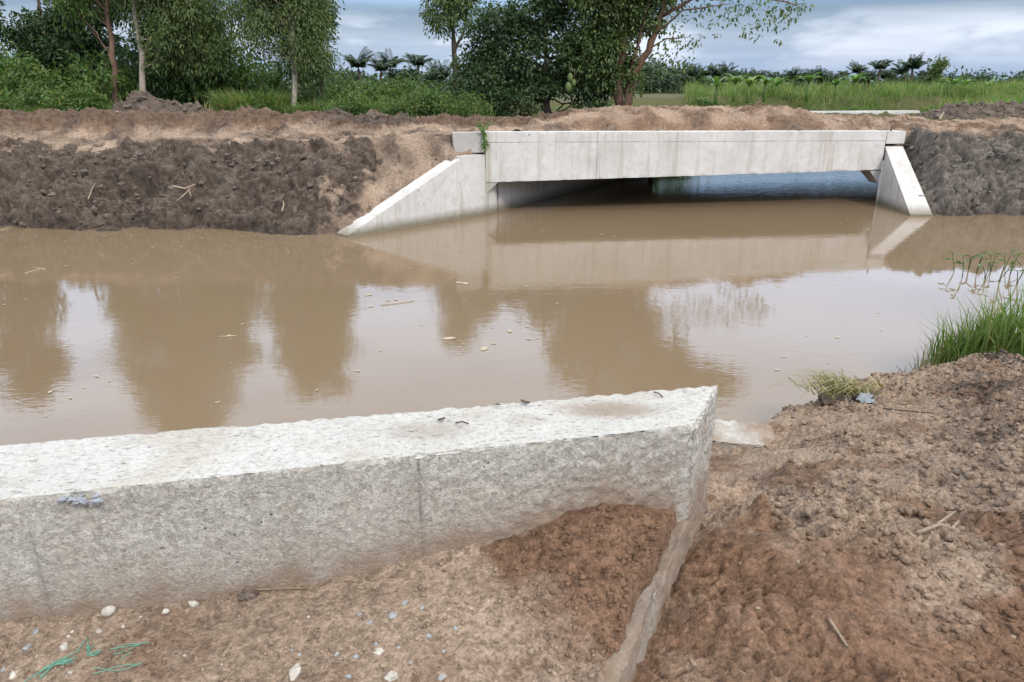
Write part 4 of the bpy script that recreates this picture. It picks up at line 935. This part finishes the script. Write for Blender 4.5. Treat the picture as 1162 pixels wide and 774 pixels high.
def banana(px, Y, s, label, group):
    x = xat(px, Y); t = empty('banana_plant', (x, Y, 1.38), rng.random()*6.28); t.scale = (s, s, s); tag(t, label, 'banana plant', group)
    tm, fm = MB(), MB(); tube(tm, [(0, 0, 0), (.02, 0, .6), (.03, .02, 1.1)], [.11, .09, .06], 8)
    for k in range(9):
        az = 6.28*k/9+rng.normal()*.3; el = r_(.6, 1.35); Lf = r_(.9, 1.3); s_ = np.linspace(0, 1, 8); ang = el-1.5*s_
        rx = np.concatenate([[0], np.cumsum(np.cos(ang[:-1])*Lf/7)]); rz = np.concatenate([[0], np.cumsum(np.sin(ang[:-1])*Lf/7)])
        C = np.array([.03, .02, 1.05])+np.c_[rx*math.cos(az), rx*math.sin(az), rz]; w = .17*np.sin(np.pi*np.clip(s_*.9+.08, 0, 1))**.7; side = np.array([-math.sin(az), math.cos(az), 0])
        V = np.concatenate([C-side*w[:, None]+[0, 0, .04], C, C+side*w[:, None]+[0, 0, .04]]); i = np.arange(7)
        fm.add(V, [np.concatenate([np.stack([i, i+1, i+9, i+8], -1), np.stack([i+8, i+9, i+17, i+16], -1)])])
    tm.build('stem', LEAF_LIGHT, t); fm.build('leaf', LEAF_LIGHT, t)
for px, Y, s in ((915, 52, 1.1), (867, 50, 1.), (848, 48, .9), (832, 50, 1.), (812, 46, .9), (968, 55, 1.1), (1078, 54, 1.), (1094, 56, .9), (1120, 58, .8), (880, 54, .9), (947, 53, .9)):
    banana(px, Y, s, 'pale green banana plant between grass field and distant palms', 'banana plants between grass and palms')
# far tree line closing the horizon
for x, y, sc_ in ((5.1, 25.6, .8), (6.0, 26.9, .9), (4.4, 24.6, .6)):
    bush(B_MID, x, y, sc_, 'leafy bush at the water edge seen under the bridge', 'bushes at the water under the bridge')
def treeline(name, px0, px1, Y, hmin, hmax, n, label, mat=PALM):
    mb = MB()
    for px in np.linspace(px0, px1, n):
        x = xat(px+r_(-3, 3), Y); y = Y+r_(-6, 6); h = hmin+(hmax-hmin)*rng.random()*(.6+.4*math.sin(px*.07)); 
        for _ in range(3+int(3*h)):
            spray(mb, np.array([x+rng.normal()*1.0, y+rng.normal(), 1.4+h*rng.random()**.8]), .9, 16, .55, .30, .2)
    tag(mb.build(name, mat, None, False), label, 'trees', kind='stuff')
treeline('treeline', 1068, 1240, 95, 1.0, 2.5, 46, 'far wood on the right horizon beyond the grass field')
treeline('treeline', 770, 1075, 105, .6, 1.7, 110, 'low far wood behind the palm rows')
treeline('treeline', 370, 560, 75, 1.0, 2.2, 50, 'far scrub behind the left palm grove')
treeline('treeline', -120, 300, 62, 1.5, 3.4, 80, 'far wood behind the left thicket')
treeline('treeline', 560, 780, 85, 2.2, 3.4, 50, 'far wood behind the dense dark tree')
b = np.array([xat(1058, 88), 88, 1.4])
tree('lone_tree', 'pale lone tree taller than the far wood on the right horizon', 'tree', b, [(0, 0, 0), (0, 0, 1.5), (.1, 0, 3.), (.1, 0, 4.2)], .12, [(0, 0, 2.0, .8, .8, .9, 12), (.2, 0, 2.9, .7, .7, .6, 8)], LEAF_OLIVE, BARK_DARK, .35, .18, .3, .6, clump=.6)

# ------------------------------------------------------------------ clay heaps behind the road
def heap(label, px0, px1, Y, tops, clodm, ncl):
    """an elongated pile: tops = crest heights along its length"""
    x0, x1 = xat(px0, Y), xat(px1, Y); L_ = x1-x0
    t = empty('clay_heap', ((x0+x1)/2, Y, 1.4)); tag(t, label, 'clay heap')
    u = np.linspace(0, 1, int(L_/.04)); v = np.linspace(-1, 1, 60); U, Vv = np.meshgrid(u, v); x = (U-.5)*L_; y = Vv*1.15
    cr = np.interp(U, np.linspace(0, 1, len(tops)), tops); f1, f2, i1 = worley2(x+x0, y, .34, 51); g1, g2, i2 = worley2(x+x0, y, .14, 52)
    prof = np.clip(1-np.abs(Vv), 0, 1)**.8
    Z = cr*prof+(.20*np.clip(1-f1*1.2, 0, 1)*i1+.09*np.clip(1-g1*1.3, 0, 1)*i2+.12*fbm2(x+x0, y, .6, 4, 53))*np.sqrt(prof)*sstep(0, .06, U)*sstep(1, .94, U)-.15
    grey = np.full(Z.shape, 1. if clodm is CLOD_GREY else .0)
    zone = np.stack([0*Z, 1+0*Z, grey*.6, 1+0*Z], -1)
    obj('mound', gridmesh('mound', x, y, Z, {'zone': ('POINT', 'FLOAT_COLOR', zone), 'wet': ('POINT', 'FLOAT', 0*Z), 'turf': ('POINT', 'FLOAT', 0*Z)}), SOIL, t)
    k = rng.integers(0, Z.size, ncl); mb = MB(); P = np.c_[x.ravel()[k], y.ravel()[k], Z.ravel()[k]]
    clods(mb, P, .03+.10*rng.random(ncl)**2.5, 1, .75, .4); o = mb.build('loose_clods', clodm, t, False); tag(o, kind='stuff')
heap('dark grey clay heap behind the road at the foot of the left trees', 100, 268, 22.2, [0, .45, .72, .98, 1.0, .85, .72, .6, .3, 0], CLOD_CLAY, 500)
heap('long dark clay heap beyond the road at the right edge', 1018, 1330, 23.2, [0, .55, .68, .70, .78, .74, .8, .78, .7, .5], CLOD_CLAY, 700)

# ------------------------------------------------------------------ loose clods (uncountable crumbs)
def soil_coloured(mb, name, label, cat):
    me = mb.mesh(name); V = np.concatenate(mb.V); _, red, clay, wet = near_surface(V[:, 0], V[:, 1])
    a = me.attributes.new('zone', 'FLOAT_COLOR', 'POINT'); a.data.foreach_set('color', np.stack([red, clay, 0*red, 1+0*red], -1).astype(np.float32).ravel())
    a = me.attributes.new('wet', 'FLOAT', 'POINT'); a.data.foreach_set('value', wet.astype(np.float32))
    tag(obj(name, me, SOIL), label, cat, kind='stuff')
def near_clods():
    n = 60000; x = 1.0+3.9*rng.random(n); y = 1.1+5.0*rng.random(n); sdn = (x-A0[0])*NN[0]+(y-A0[1])*NN[1]
    ber = (x-2.62)-.55*(y-3.6); d = .9*np.exp(-((ber-.35)/.6)**2)+.40*sstep(.08, .36, fbm2(x, y, .8, 4, 41))+.03; q = poly_sd(SHORE, x, y)
    k = (rng.random(n) < d) & (sdn > .06) & (q > .12); x, y = x[k], y[k]; z = near_surface(x, y)[0]
    mb = MB(); S = .005+.020*rng.random(len(x))**5; clods(mb, np.c_[x, y, z+S*.1], S, 1, .7, .5)
    soil_coloured(mb, 'soil_clods', 'dry crumbs of soil strewn over the right bank', 'soil clods')
    n = 6000; x = -.1+.95*rng.random(n); y = 1.2+.95*rng.random(n); d = np.exp(-(((x-.45)/.33)**2+((y-1.8)/.38)**2)); sdn = (x-A0[0])*NN[0]+(y-A0[1])*NN[1]
    k = (rng.random(n) < d*.8) & (sdn < -.03) & (y < wall_front(x)-.02); x, y = x[k], y[k]; z = near_surface(x, y)[0]
    mb = MB(); S = .0025+.009*rng.random(len(x))**4; clods(mb, np.c_[x, y, z+S*.25], S, 1, .8, .35)
    soil_coloured(mb, 'soil_clods', 'reddish crumbs on the mound at the wall corner', 'soil clods')
    n = 9000; x = -1.5+2.0*rng.random(n); y = 1.1+.95*rng.random(n); k = (y < wall_front(x)-.02) & (((x-A0[0])*NN[0]+(y-A0[1])*NN[1]) < -.05); x, y = x[k], y[k]; z = near_surface(x, y)[0]
    mb = MB(); S = .0014+.007*rng.random(len(x))**8; clods(mb, np.c_[x, y, z+S*.3], S, 1, .8, .3)
    soil_coloured(mb, 'soil_crumbs', 'fine crumbs scattered on the sand in front of the headwall', 'soil clods')
    # far banks
    for x0, x1, m, lab, cnt, y0 in ((-13, -3.0, CLOD_CLAY, 'dark clods clinging to the left clay bank', 900, 13.6), (9.0, 15, CLOD_GREY, 'grey clods clinging to the right clay bank', 900, 15.2)):
        x = x0+(x1-x0)*rng.random(cnt); y = y0+.3+2.1*rng.random(cnt); z = far_surface(x, y)[0]; k = (z > .0) & (z < 1.25); x, y, z = x[k], y[k], z[k]
        mb = MB(); S = .012+.05*rng.random(len(x))**4; clods(mb, np.c_[x, y-.06, z+.05], S, 2, .75, .5)
        tag(mb.build('clay_clods', m, None, False), lab, 'clay clods', kind='stuff')
near_clods()

# ------------------------------------------------------------------ small things in the foreground
def nz(x, y): return float(near_surface(np.array([x]), np.array([y]))[0][0])
def on_near(px, py):
    z = 1.18
    for _ in range(8): x, y, _z = at_z(px, py, z); z = nz(x, y)
    return x, y, z
ST_WHITE = plain('shell_white', (.50, .47, .41), (.30, .26, .21), 60)
ST_BLUE = plain('blue_grey_stone', (.20, .21, .22), (.32, .32, .31), 60)
ST_TAN = plain('tan_stone', (.32, .25, .175), (.22, .165, .115), 60)
SM = {k: [stone_mesh('stone', 2, .3, 1, r_(.6, .9), r_(.35, .6)) for _ in range(4)] for k in ('w', 'b', 't')}
MT = {'w': ST_WHITE, 'b': ST_BLUE, 't': ST_TAN}
for k in SM:
    for m in SM[k]: m.materials.append(MT[k])
def stone(px, py, rpx, k, label, group=None, name='stone', flat=1.):
    x, y, z = on_near(px, py); s = rpx/F*(y*CP+(CAMH-z)*SP)
    o = obj(name, SM[k][rng.integers(4)], None); o.location = (x, y, z+s*.02); s *= .8; o.scale = (s, s, s*flat); o.rotation_euler = (r_(-.3, .3), r_(-.3, .3), r_(0, 6.28)); tag(o, label, 'stone', group)
stone(73, 735, 9, 'w', 'flat white shell-like stone above the green twine')
stone(16, 766, 9, 'w', 'white angular stone in the bottom left corner')
stone(334, 764, 15, 'w', 'long whitish stone at the bottom edge near the middle', flat=1.2)
stone(221, 686, 8, 'w', 'upright white chip leaning against the foot of the headwall', flat=1.5)
stone(188, 694, 6, 'w', 'small white chip beside the blue scrap at the wall foot')
stone(430, 741, 9, 'w', 'upper pale stone of the small pile at bottom centre')
stone(444, 768, 11, 'w', 'largest pale stone of the pile at bottom centre', flat=1.2)
stone(436, 754, 8, 't', 'tan stone in the middle of the pile at bottom centre')
stone(502, 765, 9, 't', 'tan stone right of the pile at bottom centre')
stone(500, 768, 8, 'b', 'grey stone sunk in sand right of the pile at bottom centre')
for px, py, s in ((459, 684, 5), (445, 699, 7), (480, 690, 4), (487, 722, 5), (503, 739, 4), (427, 731, 5), (404, 745, 6), (395, 768, 6), (420, 706, 5), (408, 697, 4), (517, 713, 5), (386, 748, 3), (466, 752, 3), (452, 735, 3)):
    stone(px, py, s, 'b', 'small blue grey gravel stone on the sand around the bottom centre pile', 'grey gravel stones by the pile')
for px, py, s in ((30, 735, 6), (40, 717, 6), (4, 760, 5), (340, 743, 4), (330, 738, 4), (382, 742, 4)):
    stone(px, py, s, 'b', 'blue grey pebble on the sand at lower left', 'blue grey pebbles lower left')
for px, py, s in ((140, 711, 4), (112, 716, 5), (78, 722, 4), (40, 746, 3), (80, 763, 5), (209, 744, 4), (82, 717, 3), (185, 682, 4), (160, 700, 3), (350, 700, 3), (252, 754, 2.5), (230, 760, 2.5), (110, 735, 3)):
    stone(px, py, s, 'w', 'tiny white chip on the sand below the headwall', 'tiny white chips below the wall')
for px, py, s in ((1070, 700, 5), (1005, 628, 4), (1150, 720, 5), (860, 690, 5), (840, 640, 4), (786, 752, 6), (1030, 540, 5), (935, 555, 4), (1110, 655, 5), (905, 640, 4)):
    stone(px, py, s, 't', 'small tan stone lying on the right soil bank', 'tan stones on the right bank')
# a curved shell chip at the foot of the wall
def shell(px, py, rpx, label):
    x, y, z = on_near(px, py); s = rpx/F*(y*CP+(CAMH-z)*SP); v, f = ico(3); k = v[:, 2] > -.15
    keep = k[f].all(1); V = v*np.array([1, .75, .8]); mb = MB(); mb.add(V, f[keep]); mb.add(V*.86, f[keep][:, ::-1])
    o = mb.build('shell', ST_WHITE); o.location = (x, y, z+s*.4); o.scale = (s, s, s*1.1); o.rotation_euler = (R(25), R(-15), R(20)); tag(o, label, 'shell')
shell(124, 696, 8, 'curved white shell fragment at the foot of the headwall')
TW = plain('green_plastic', (.07, .22, .15), (.16, .30, .22), 90, .45, .5)
def twine(pts, r, label, strands=1):
    P = [on_near(a, b) for a, b in pts]; mb = MB()
    for s in range(strands):
        Q = np.array(P)+rng.normal(size=(len(P), 3))*np.array([.012, .012, .002])*(strands > 1)+[0, 0, .006]; s_ = np.linspace(0, len(Q)-1, 12)
        C = np.stack([np.interp(s_, np.arange(len(Q)), Q[:, i]) for i in range(3)], 1); C[:, 2] += .004*rng.random(12); tube(mb, C, r, 5)
    o = mb.build('twine', TW); tag(o, label, 'twine', 'green plastic twine scraps')
twine([(44, 770), (58, 756), (85, 749)], .0014, 'frayed bundle of green plastic twine at the bottom left', 9)
twine([(127, 741), (145, 736), (160, 738)], .0014, 'pale green twine strand forking near the left bundle', 3)
twine([(112, 760), (135, 762), (155, 756)], .0014, 'thin green twine strand lying nearest the bottom edge', 2)
twine([(97, 741), (100, 733), (103, 742), (110, 743)], .0014, 'tangle of green twine fibres above the bundle', 4)
twine([(136, 751), (143, 746), (149, 743)], .0014, 'short green twine bit between the longer strands', 1)
WOOD = bark_material('dry_wood', (.34, .26, .17), (.22, .16, .10), 40); WOODP = bark_material('bleached_wood', (.40, .32, .23), (.30, .23, .16), 40)
def stick(pts, r, label, mat=WOOD, name='stick', lift=.006):
    P = np.array([on_near(a, b) for a, b in pts])+[0, 0, lift]; mb = MB(); s_ = np.linspace(0, len(P)-1, 10)
    C = np.stack([np.interp(s_, np.arange(len(P)), P[:, i]) for i in range(3)], 1); tube(mb, C, np.linspace(r, r*.6, 10), 6); tag(mb.build(name, mat), label, 'stick')
stick([(940, 706), (961, 735)], .006, 'pale bleached stick lying on the right soil slope', WOODP)
stick([(290, 671), (348, 669)], .004, 'thin brown twig lying along the foot of the headwall')
stick([(1040, 607), (1064, 604), (1080, 600), (1088, 592)], .008, 'bent pale root half buried in the right bank', WOODP)
stick([(1062, 602), (1082, 590)], .006, 'short forked pale twig on the right bank', WOODP)
stick([(986, 462), (1020, 466), (1060, 470)], .006, 'dark twig on the soil right of the blue plastic scrap', BARK_DARK)
stick([(836, 463), (850, 466), (866, 469)], .006, 'dark stem floating at the end of the sunken wing wall', BARK_DARK, lift=.02)
mb = MB(); x, y, z = on_near(280, 676); clods(mb, np.c_[x+rng.normal(size=12)*.012, y+rng.normal(size=12)*.008, z+.006+.006*rng.random(12)], .008+.006*rng.random(12), 2)
tag(mb.build('dirt_lump', CLOD_CLAY, None, False), 'dark dirt lump at the end of the thin twig by the wall', 'dirt lump')
# mortar splash on the wall edge and dark leaves on top
def on_wall_top(px, py): return at_z(px, py, 1.603)
MORT = plain('mortar_blue_grey', (.27, .285, .31), (.20, .21, .225), 50)
mb = MB(); x, y, z = on_wall_top(88, 566); n = 26
clods(mb, np.c_[x+rng.normal(size=n)*.03, y+.010+rng.normal(size=n)*.006, z-.010+rng.normal(size=n)*.003], .004+.007*rng.random(n), 2, .35, .5)
tag(mb.build('mortar_splash', MORT, None, False), 'bluish mortar splash on the front edge of the headwall top', 'mortar')
DKLEAF = plain('dead_leaf', (.05, .045, .035), (.12, .095, .07), 80)
for px, py, s, lab in ((596, 459, .022, 'curled black leaf on the white top of the headwall'), (565, 461, .012, 'small dark fleck left of the curled black leaf'), (501, 478, .016, 'brown lump of dirt on the headwall top left of the centre stain')):
    x, y, z = on_wall_top(px, py); mb = MB(); a = np.linspace(-1, 1, 5); V = [(u*s, w*s*.5*(1-u*u*.8), s*.25*(u*u)+.25*s*abs(w)) for w in (-1, 0, 1) for u in a]
    i = np.arange(4); mb.add(V, [np.concatenate([np.stack([i, i+1, i+6, i+5], -1), np.stack([i+5, i+6, i+11, i+10], -1)])]); o = mb.build('dead_leaf', DKLEAF); o.location = (x, y, z+.004); o.rotation_euler = (0, .1, r_(0, 3)); tag(o, lab, 'leaf')
for pts, lab in (([(742, 446), (752, 452)], 'fine dark twig on the headwall top near its right end'), ([(517, 481), (532, 482)], 'short dark twig on the headwall top near the joint')):
    P = [on_wall_top(*q) for q in pts]; mb = MB(); tube(mb, np.array([P[0], (np.array(P[0])+P[1])/2+[0, 0, .006], P[1]])+[0, 0, .004], .0025, 5); tag(mb.build('twig', BARK_DARK), lab, 'twig')
# dry reed tuft, scraps and grass at the right bank
x, y, z = on_near(940, 458)
mb = MB(); n = 170; B = np.c_[x+.10+rng.normal(size=n)*.13, y+rng.normal(size=n)*.05, z+.06+.05*rng.random(n)]
blades(mb, B, .11+.11*rng.random(n), 1.6+.9*rng.random(n), math.pi+rng.normal(size=n)*.7, .011)
o = tag(mb.build('grass_tuft', DRY, None, False), 'flattened tuft of yellow green reeds at the water edge right of the headwall', 'grass')
mb = MB(); n = 60; clods(mb, np.c_[x+.12+rng.uniform(-1, 1, n)*.17, y+rng.uniform(-1, 1, n)*.05, z+.02+.04*rng.random(n)], .035+.03*rng.random(n), 1, .7, .3)
tag(mb.build('mud_lump', CLOD_CLAY, None, False), 'dark root lump beneath the flattened reed tuft', 'mud lump')
PLAS = plain('blue_plastic', (.17, .20, .23), (.27, .29, .31), 30, .45, .4)
x, y, z = on_near(982, 456); u, v = np.meshgrid(np.linspace(-1, 1, 14), np.linspace(-1, 1, 10))
Zs = .03*fbm2(u*1.3, v*1.3, .7, 3, 3)+.02*(1-u*u)
o = obj('plastic_scrap', gridmesh('plastic_scrap', u*.075*(1+.3*np.sin(v*5)), v*.05*(1+.3*np.cos(u*4)), Zs, None), PLAS, None, (x, y, z+.035)); o.rotation_euler = (.35, .1, .5); tag(o, 'crumpled blue grey plastic scrap beside the reed tuft', 'plastic scrap')
def shore_grass(px, py, sx, sy, n, H, W, label, mat=GRASS, lean=.6):
    x, y, z = at_z(px, py, .06); mb = MB(); a = rng.random(n)*6.28; q = rng.random(n)**.5
    B = np.c_[np.cos(a)*q*sx, np.sin(a)*q*sy, np.zeros(n)]; B[:, 2] = near_surface(B[:, 0]+x, B[:, 1]+y)[0].clip(-.05, 1)-.03
    blades(mb, B, H*(.35+.75*rng.random(n)**1.2), lean*rng.random(n)*1.2, rng.random(n)*6.28, W)
    o = mb.build('grass_clump', mat, None, False); o.location = (x, y, 0); tag(o, label, 'grass')
shore_grass(1148, 428, .42, .28, 620, .78, .014, 'tall bright green grass clump at the right edge of the water')
shore_grass(1095, 431, .36, .22, 520, .58, .011, 'shorter green grass clump left of the tallest one by the water')
shore_grass(1078, 424, .42, .25, 300, .42, .006, 'thin dry straw coloured grass at the water edge', DRY, .9)
shore_grass(1200, 420, .5, .4, 400, .75, .014, 'grass clump partly outside the right edge of the photo')
for pts, lab in (([(1003, 426), (1025, 430), (1058, 428)], 'dark dead twig reaching into the water left of the grass'), ([(1020, 433), (1045, 425), (1062, 431)], 'second dark dead twig crossing the first by the grass')):
    P = [at_z(a, b, .05) for a, b in pts]; mb = MB(); s_ = np.linspace(0, 2, 8); P = np.array(P); C = np.stack([np.interp(s_, range(3), P[:, i]) for i in range(3)], 1); C[:, 2] += .03*np.sin(s_*2.2); tube(mb, C, np.linspace(.009, .003, 8), 6)
    for k in (2, 4, 5): tube(mb, [C[k], C[k]+[r_(-.1, .1), r_(.02, .1), r_(.03, .1)]], [.004, .002], 4)
    tag(mb.build('twig', BARK_DARK), lab, 'twig')
# water plants standing in the canal near the right edge
for i, (px, py) in enumerate(((1083, 309), (1092, 315), (1099, 306), (1108, 310), (1118, 317), (1124, 308), (1133, 321), (1146, 312), (1154, 322), (1162, 310), (1140, 305))):
    x, y, _ = at_z(px, py, 0); t = empty('water_plant', (x, y, 0), r_(0, 6)); tag(t, 'small leafy water plant standing in the canal near the right edge', 'water plant', 'water plants near the right edge')
    sm, fm = MB(), MB()
    for k in range(2):
        C = np.array([(rng.normal()*.01, rng.normal()*.01, -.05)]+[(0, 0, 0)]*3); d = rng.normal(size=2)*.07
        C = np.array([(d[0]*s*s, d[1]*s*s, -.05+s*r_(.22, .36)) for s in (0, .4, .75, 1)]); tube(sm, C, .006, 5)
        n = 2; leaves(fm, np.repeat(C[-1:], n, 0), np.c_[rng.normal(size=(n, 2)), .3*rng.random(n)], np.tile([0, 0, 1.], (n, 1)), .13, .06)
    sm.build('stem', LEAF_OLIVE, t); fm.build('foliage', LEAF_MID, t, False)
# weed growing from the joint of the bridge
base = P0-BD*.04-BN*.02; t = empty('weed', (*base, 1.66)); tag(t, 'small bright green weed growing from the joint at the left end of the bridge', 'plant')
sm, fm = MB(), MB()
for k in range(7):
    d = rng.normal(size=2)*.10; down = k > 3
    C = np.array([(d[0]*s, -.05-.03*s, (-.38*s if down else .28*s)) for s in (0, .5, 1)])*(.6+.5*rng.random()); tube(sm, C, .005, 4)
    n = 16; s = rng.random(n); Q = np.stack([np.interp(s, (0, .5, 1), C[:, i]) for i in range(3)], 1); leaves(fm, Q+rng.normal(size=(n, 3))*.02, rand_unit(n), rand_unit(n)+[0, -.5, .5], .065, .04)
sm.build('stem', LEAF_LIGHT, t); fm.build('foliage', LEAF_LIGHT, t, False)
# roots and a stake
def far_stick(P, r, label, mat=WOODP, name='root', cat='root'):
    mb = MB(); P = np.array(P); s_ = np.linspace(0, len(P)-1, 9); C = np.stack([np.interp(s_, range(len(P)), P[:, i]) for i in range(3)], 1); tube(mb, C, np.linspace(r, r*.5, 9), 6); tag(mb.build(name, mat), label, cat)
far_stick([at_y(1066, 136, 20.5), at_y(1071, 127, 20.6)], .035, 'pale wooden stake leaning beside the road at right', WOODP, 'stake', 'stake')
far_stick([at_y(216, 214, 14.45), at_y(208, 222, 14.3), at_y(200, 228, 14.25)], .016, 'pale forked root hanging from the left clay bank')
far_stick([at_y(196, 211, 14.4), at_y(210, 214, 14.3), at_y(222, 209, 14.4)], .022, 'thick pale root crossing the hollow of the left clay bank')
far_stick([at_y(214, 216, 14.35), at_y(217, 223, 14.3), at_y(216, 226, 14.3)], .012, 'yellow thin rootlet under the pale roots')
far_stick([at_y(320, 240, 13.9), at_y(322, 232, 14.0), at_y(321, 228, 14.1)], .018, 'short pale splinter low on the left clay bank')
far_stick([at_y(100, 226, 14.2), at_y(104, 215, 14.5), at_y(108, 208, 14.8)], .012, 'thin straw on the left clay bank near the left edge')
far_stick([at_y(325, 203, 14.9), at_y(340, 192, 15.2), at_y(352, 186, 15.4)], .014, 'thin dry stalk on the upper part of the clay bank')

# ------------------------------------------------------------------ floating leaves and straw on the water
FLOAT = plain('floating_leaf_skin', (.44, .37, .27), (.30, .23, .15), 30, .6)
FM = []
for _ in range(4):
    n = 7; s = np.linspace(0, 1, n); w = .32*np.sin(np.pi*s)**.8*(1+.2*rng.random()); bend = .18*rng.normal()
    V = np.concatenate([np.c_[s-.5, bend*s*s-w*.5, .05*s*s+.02], np.c_[s-.5, bend*s*s, .01+.05*s*s], np.c_[s-.5, bend*s*s+w*.5, .05*s*s+.02]]); i = np.arange(n-1)
    m = mesh_np('floating_leaf', V, [np.concatenate([np.stack([i, i+1, i+n+1, i+n], -1), np.stack([i+n, i+n+1, i+2*n+1, i+2*n], -1)])]); m.materials.append(FLOAT); FM.append(m)
def fleaf(px, py, wpx, label, group):
    x, y, _ = at_z(px, py, 0); s = .75*wpx/F*(y*CP+CAMH*SP); o = obj('floating_leaf', FM[rng.integers(4)], None); o.location = (x, y, .004); o.scale = (s, s*1.5, .06)
    o.rotation_euler = (0, 0, rng.normal()*.5); tag(o, label, 'leaf', group)
for px, py, w in ((74, 393, 10), (85, 411, 6), (58, 445, 12), (80, 452, 8), (110, 427, 10), (124, 433, 6), (275, 368, 7), (260, 381, 8), (247, 457, 9), (360, 443, 8), (52, 473, 6), (30, 340, 6), (5, 346, 7), (75, 302, 6), (150, 300, 5), (120, 410, 4), (300, 352, 5), (262, 413, 4), (95, 440, 5), (200, 310, 5)):
    fleaf(px, py, w, 'pale fallen leaf floating on the left half of the canal', 'leaves floating on the left water')
for px, py, w in ((509, 384, 22), (526, 391, 8), (549, 396, 20), (560, 390, 10), (579, 376, 12), (598, 371, 8), (600, 385, 10), (610, 384, 6), (521, 321, 14), (528, 322, 16), (597, 325, 10), (418, 335, 14), (440, 341, 8), (421, 348, 10), (450, 340, 10), (478, 369, 5), (590, 365, 5), (632, 345, 5), (406, 421, 10), (432, 398, 6), (515, 315, 6), (465, 305, 5), (520, 285, 5), (683, 266, 7), (697, 268, 5)):
    fleaf(px, py, w, 'pale fallen leaf floating on the middle of the canal', 'leaves floating on the middle water')
for px, py, w in ((890, 405, 9), (882, 420, 10), (950, 383, 8), (915, 381, 5), (940, 412, 5), (997, 355, 6), (780, 323, 10), (760, 330, 6), (830, 312, 6), (1000, 375, 5), (870, 345, 4)):
    fleaf(px, py, w, 'pale fallen leaf floating on the right half of the canal', 'leaves floating on the right water')
for k_ in range(46):
    px_ = r_(5, 370); fleaf(px_, 262+abs(rng.normal())*9, r_(2, 6), 'tiny fleck of debris floating along the foot of the left clay bank', 'flecks along the left bank')
for k_ in range(26):
    px_ = r_(560, 1000); fleaf(px_, r_(250, 330), r_(2, 5), 'tiny fleck of debris drifting in front of the bridge', 'flecks in front of the bridge')
for k_ in range(16):
    px_ = r_(825, 1040); fleaf(px_, 466-(px_-825)*.16-abs(rng.normal())*8, r_(2, 5), 'tiny fleck of debris gathered along the right shore', 'flecks along the right shore')
STRAW = plain('straw', (.50, .40, .25), (.40, .30, .18), 30, .7)
for a, b, lab in (((28, 310), (50, 304), 'pale straw floating near the left edge of the canal'), ((38, 303), (52, 306), 'second straw crossing the first near the left edge'), ((248, 382), (268, 381), 'pale straw floating below the forked tree reflection'), ((432, 346), (470, 341), 'long straw floating at mid canal'), ((0, 261), (14, 258), 'straw lying at the waterline of the left bank')):
    mb = MB(); tube(mb, [at_z(*a, .008), at_z((a[0]+b[0])/2, (a[1]+b[1])/2, .010), at_z(*b, .008)], .005, 6); tag(mb.build('straw', STRAW), lab, 'straw')
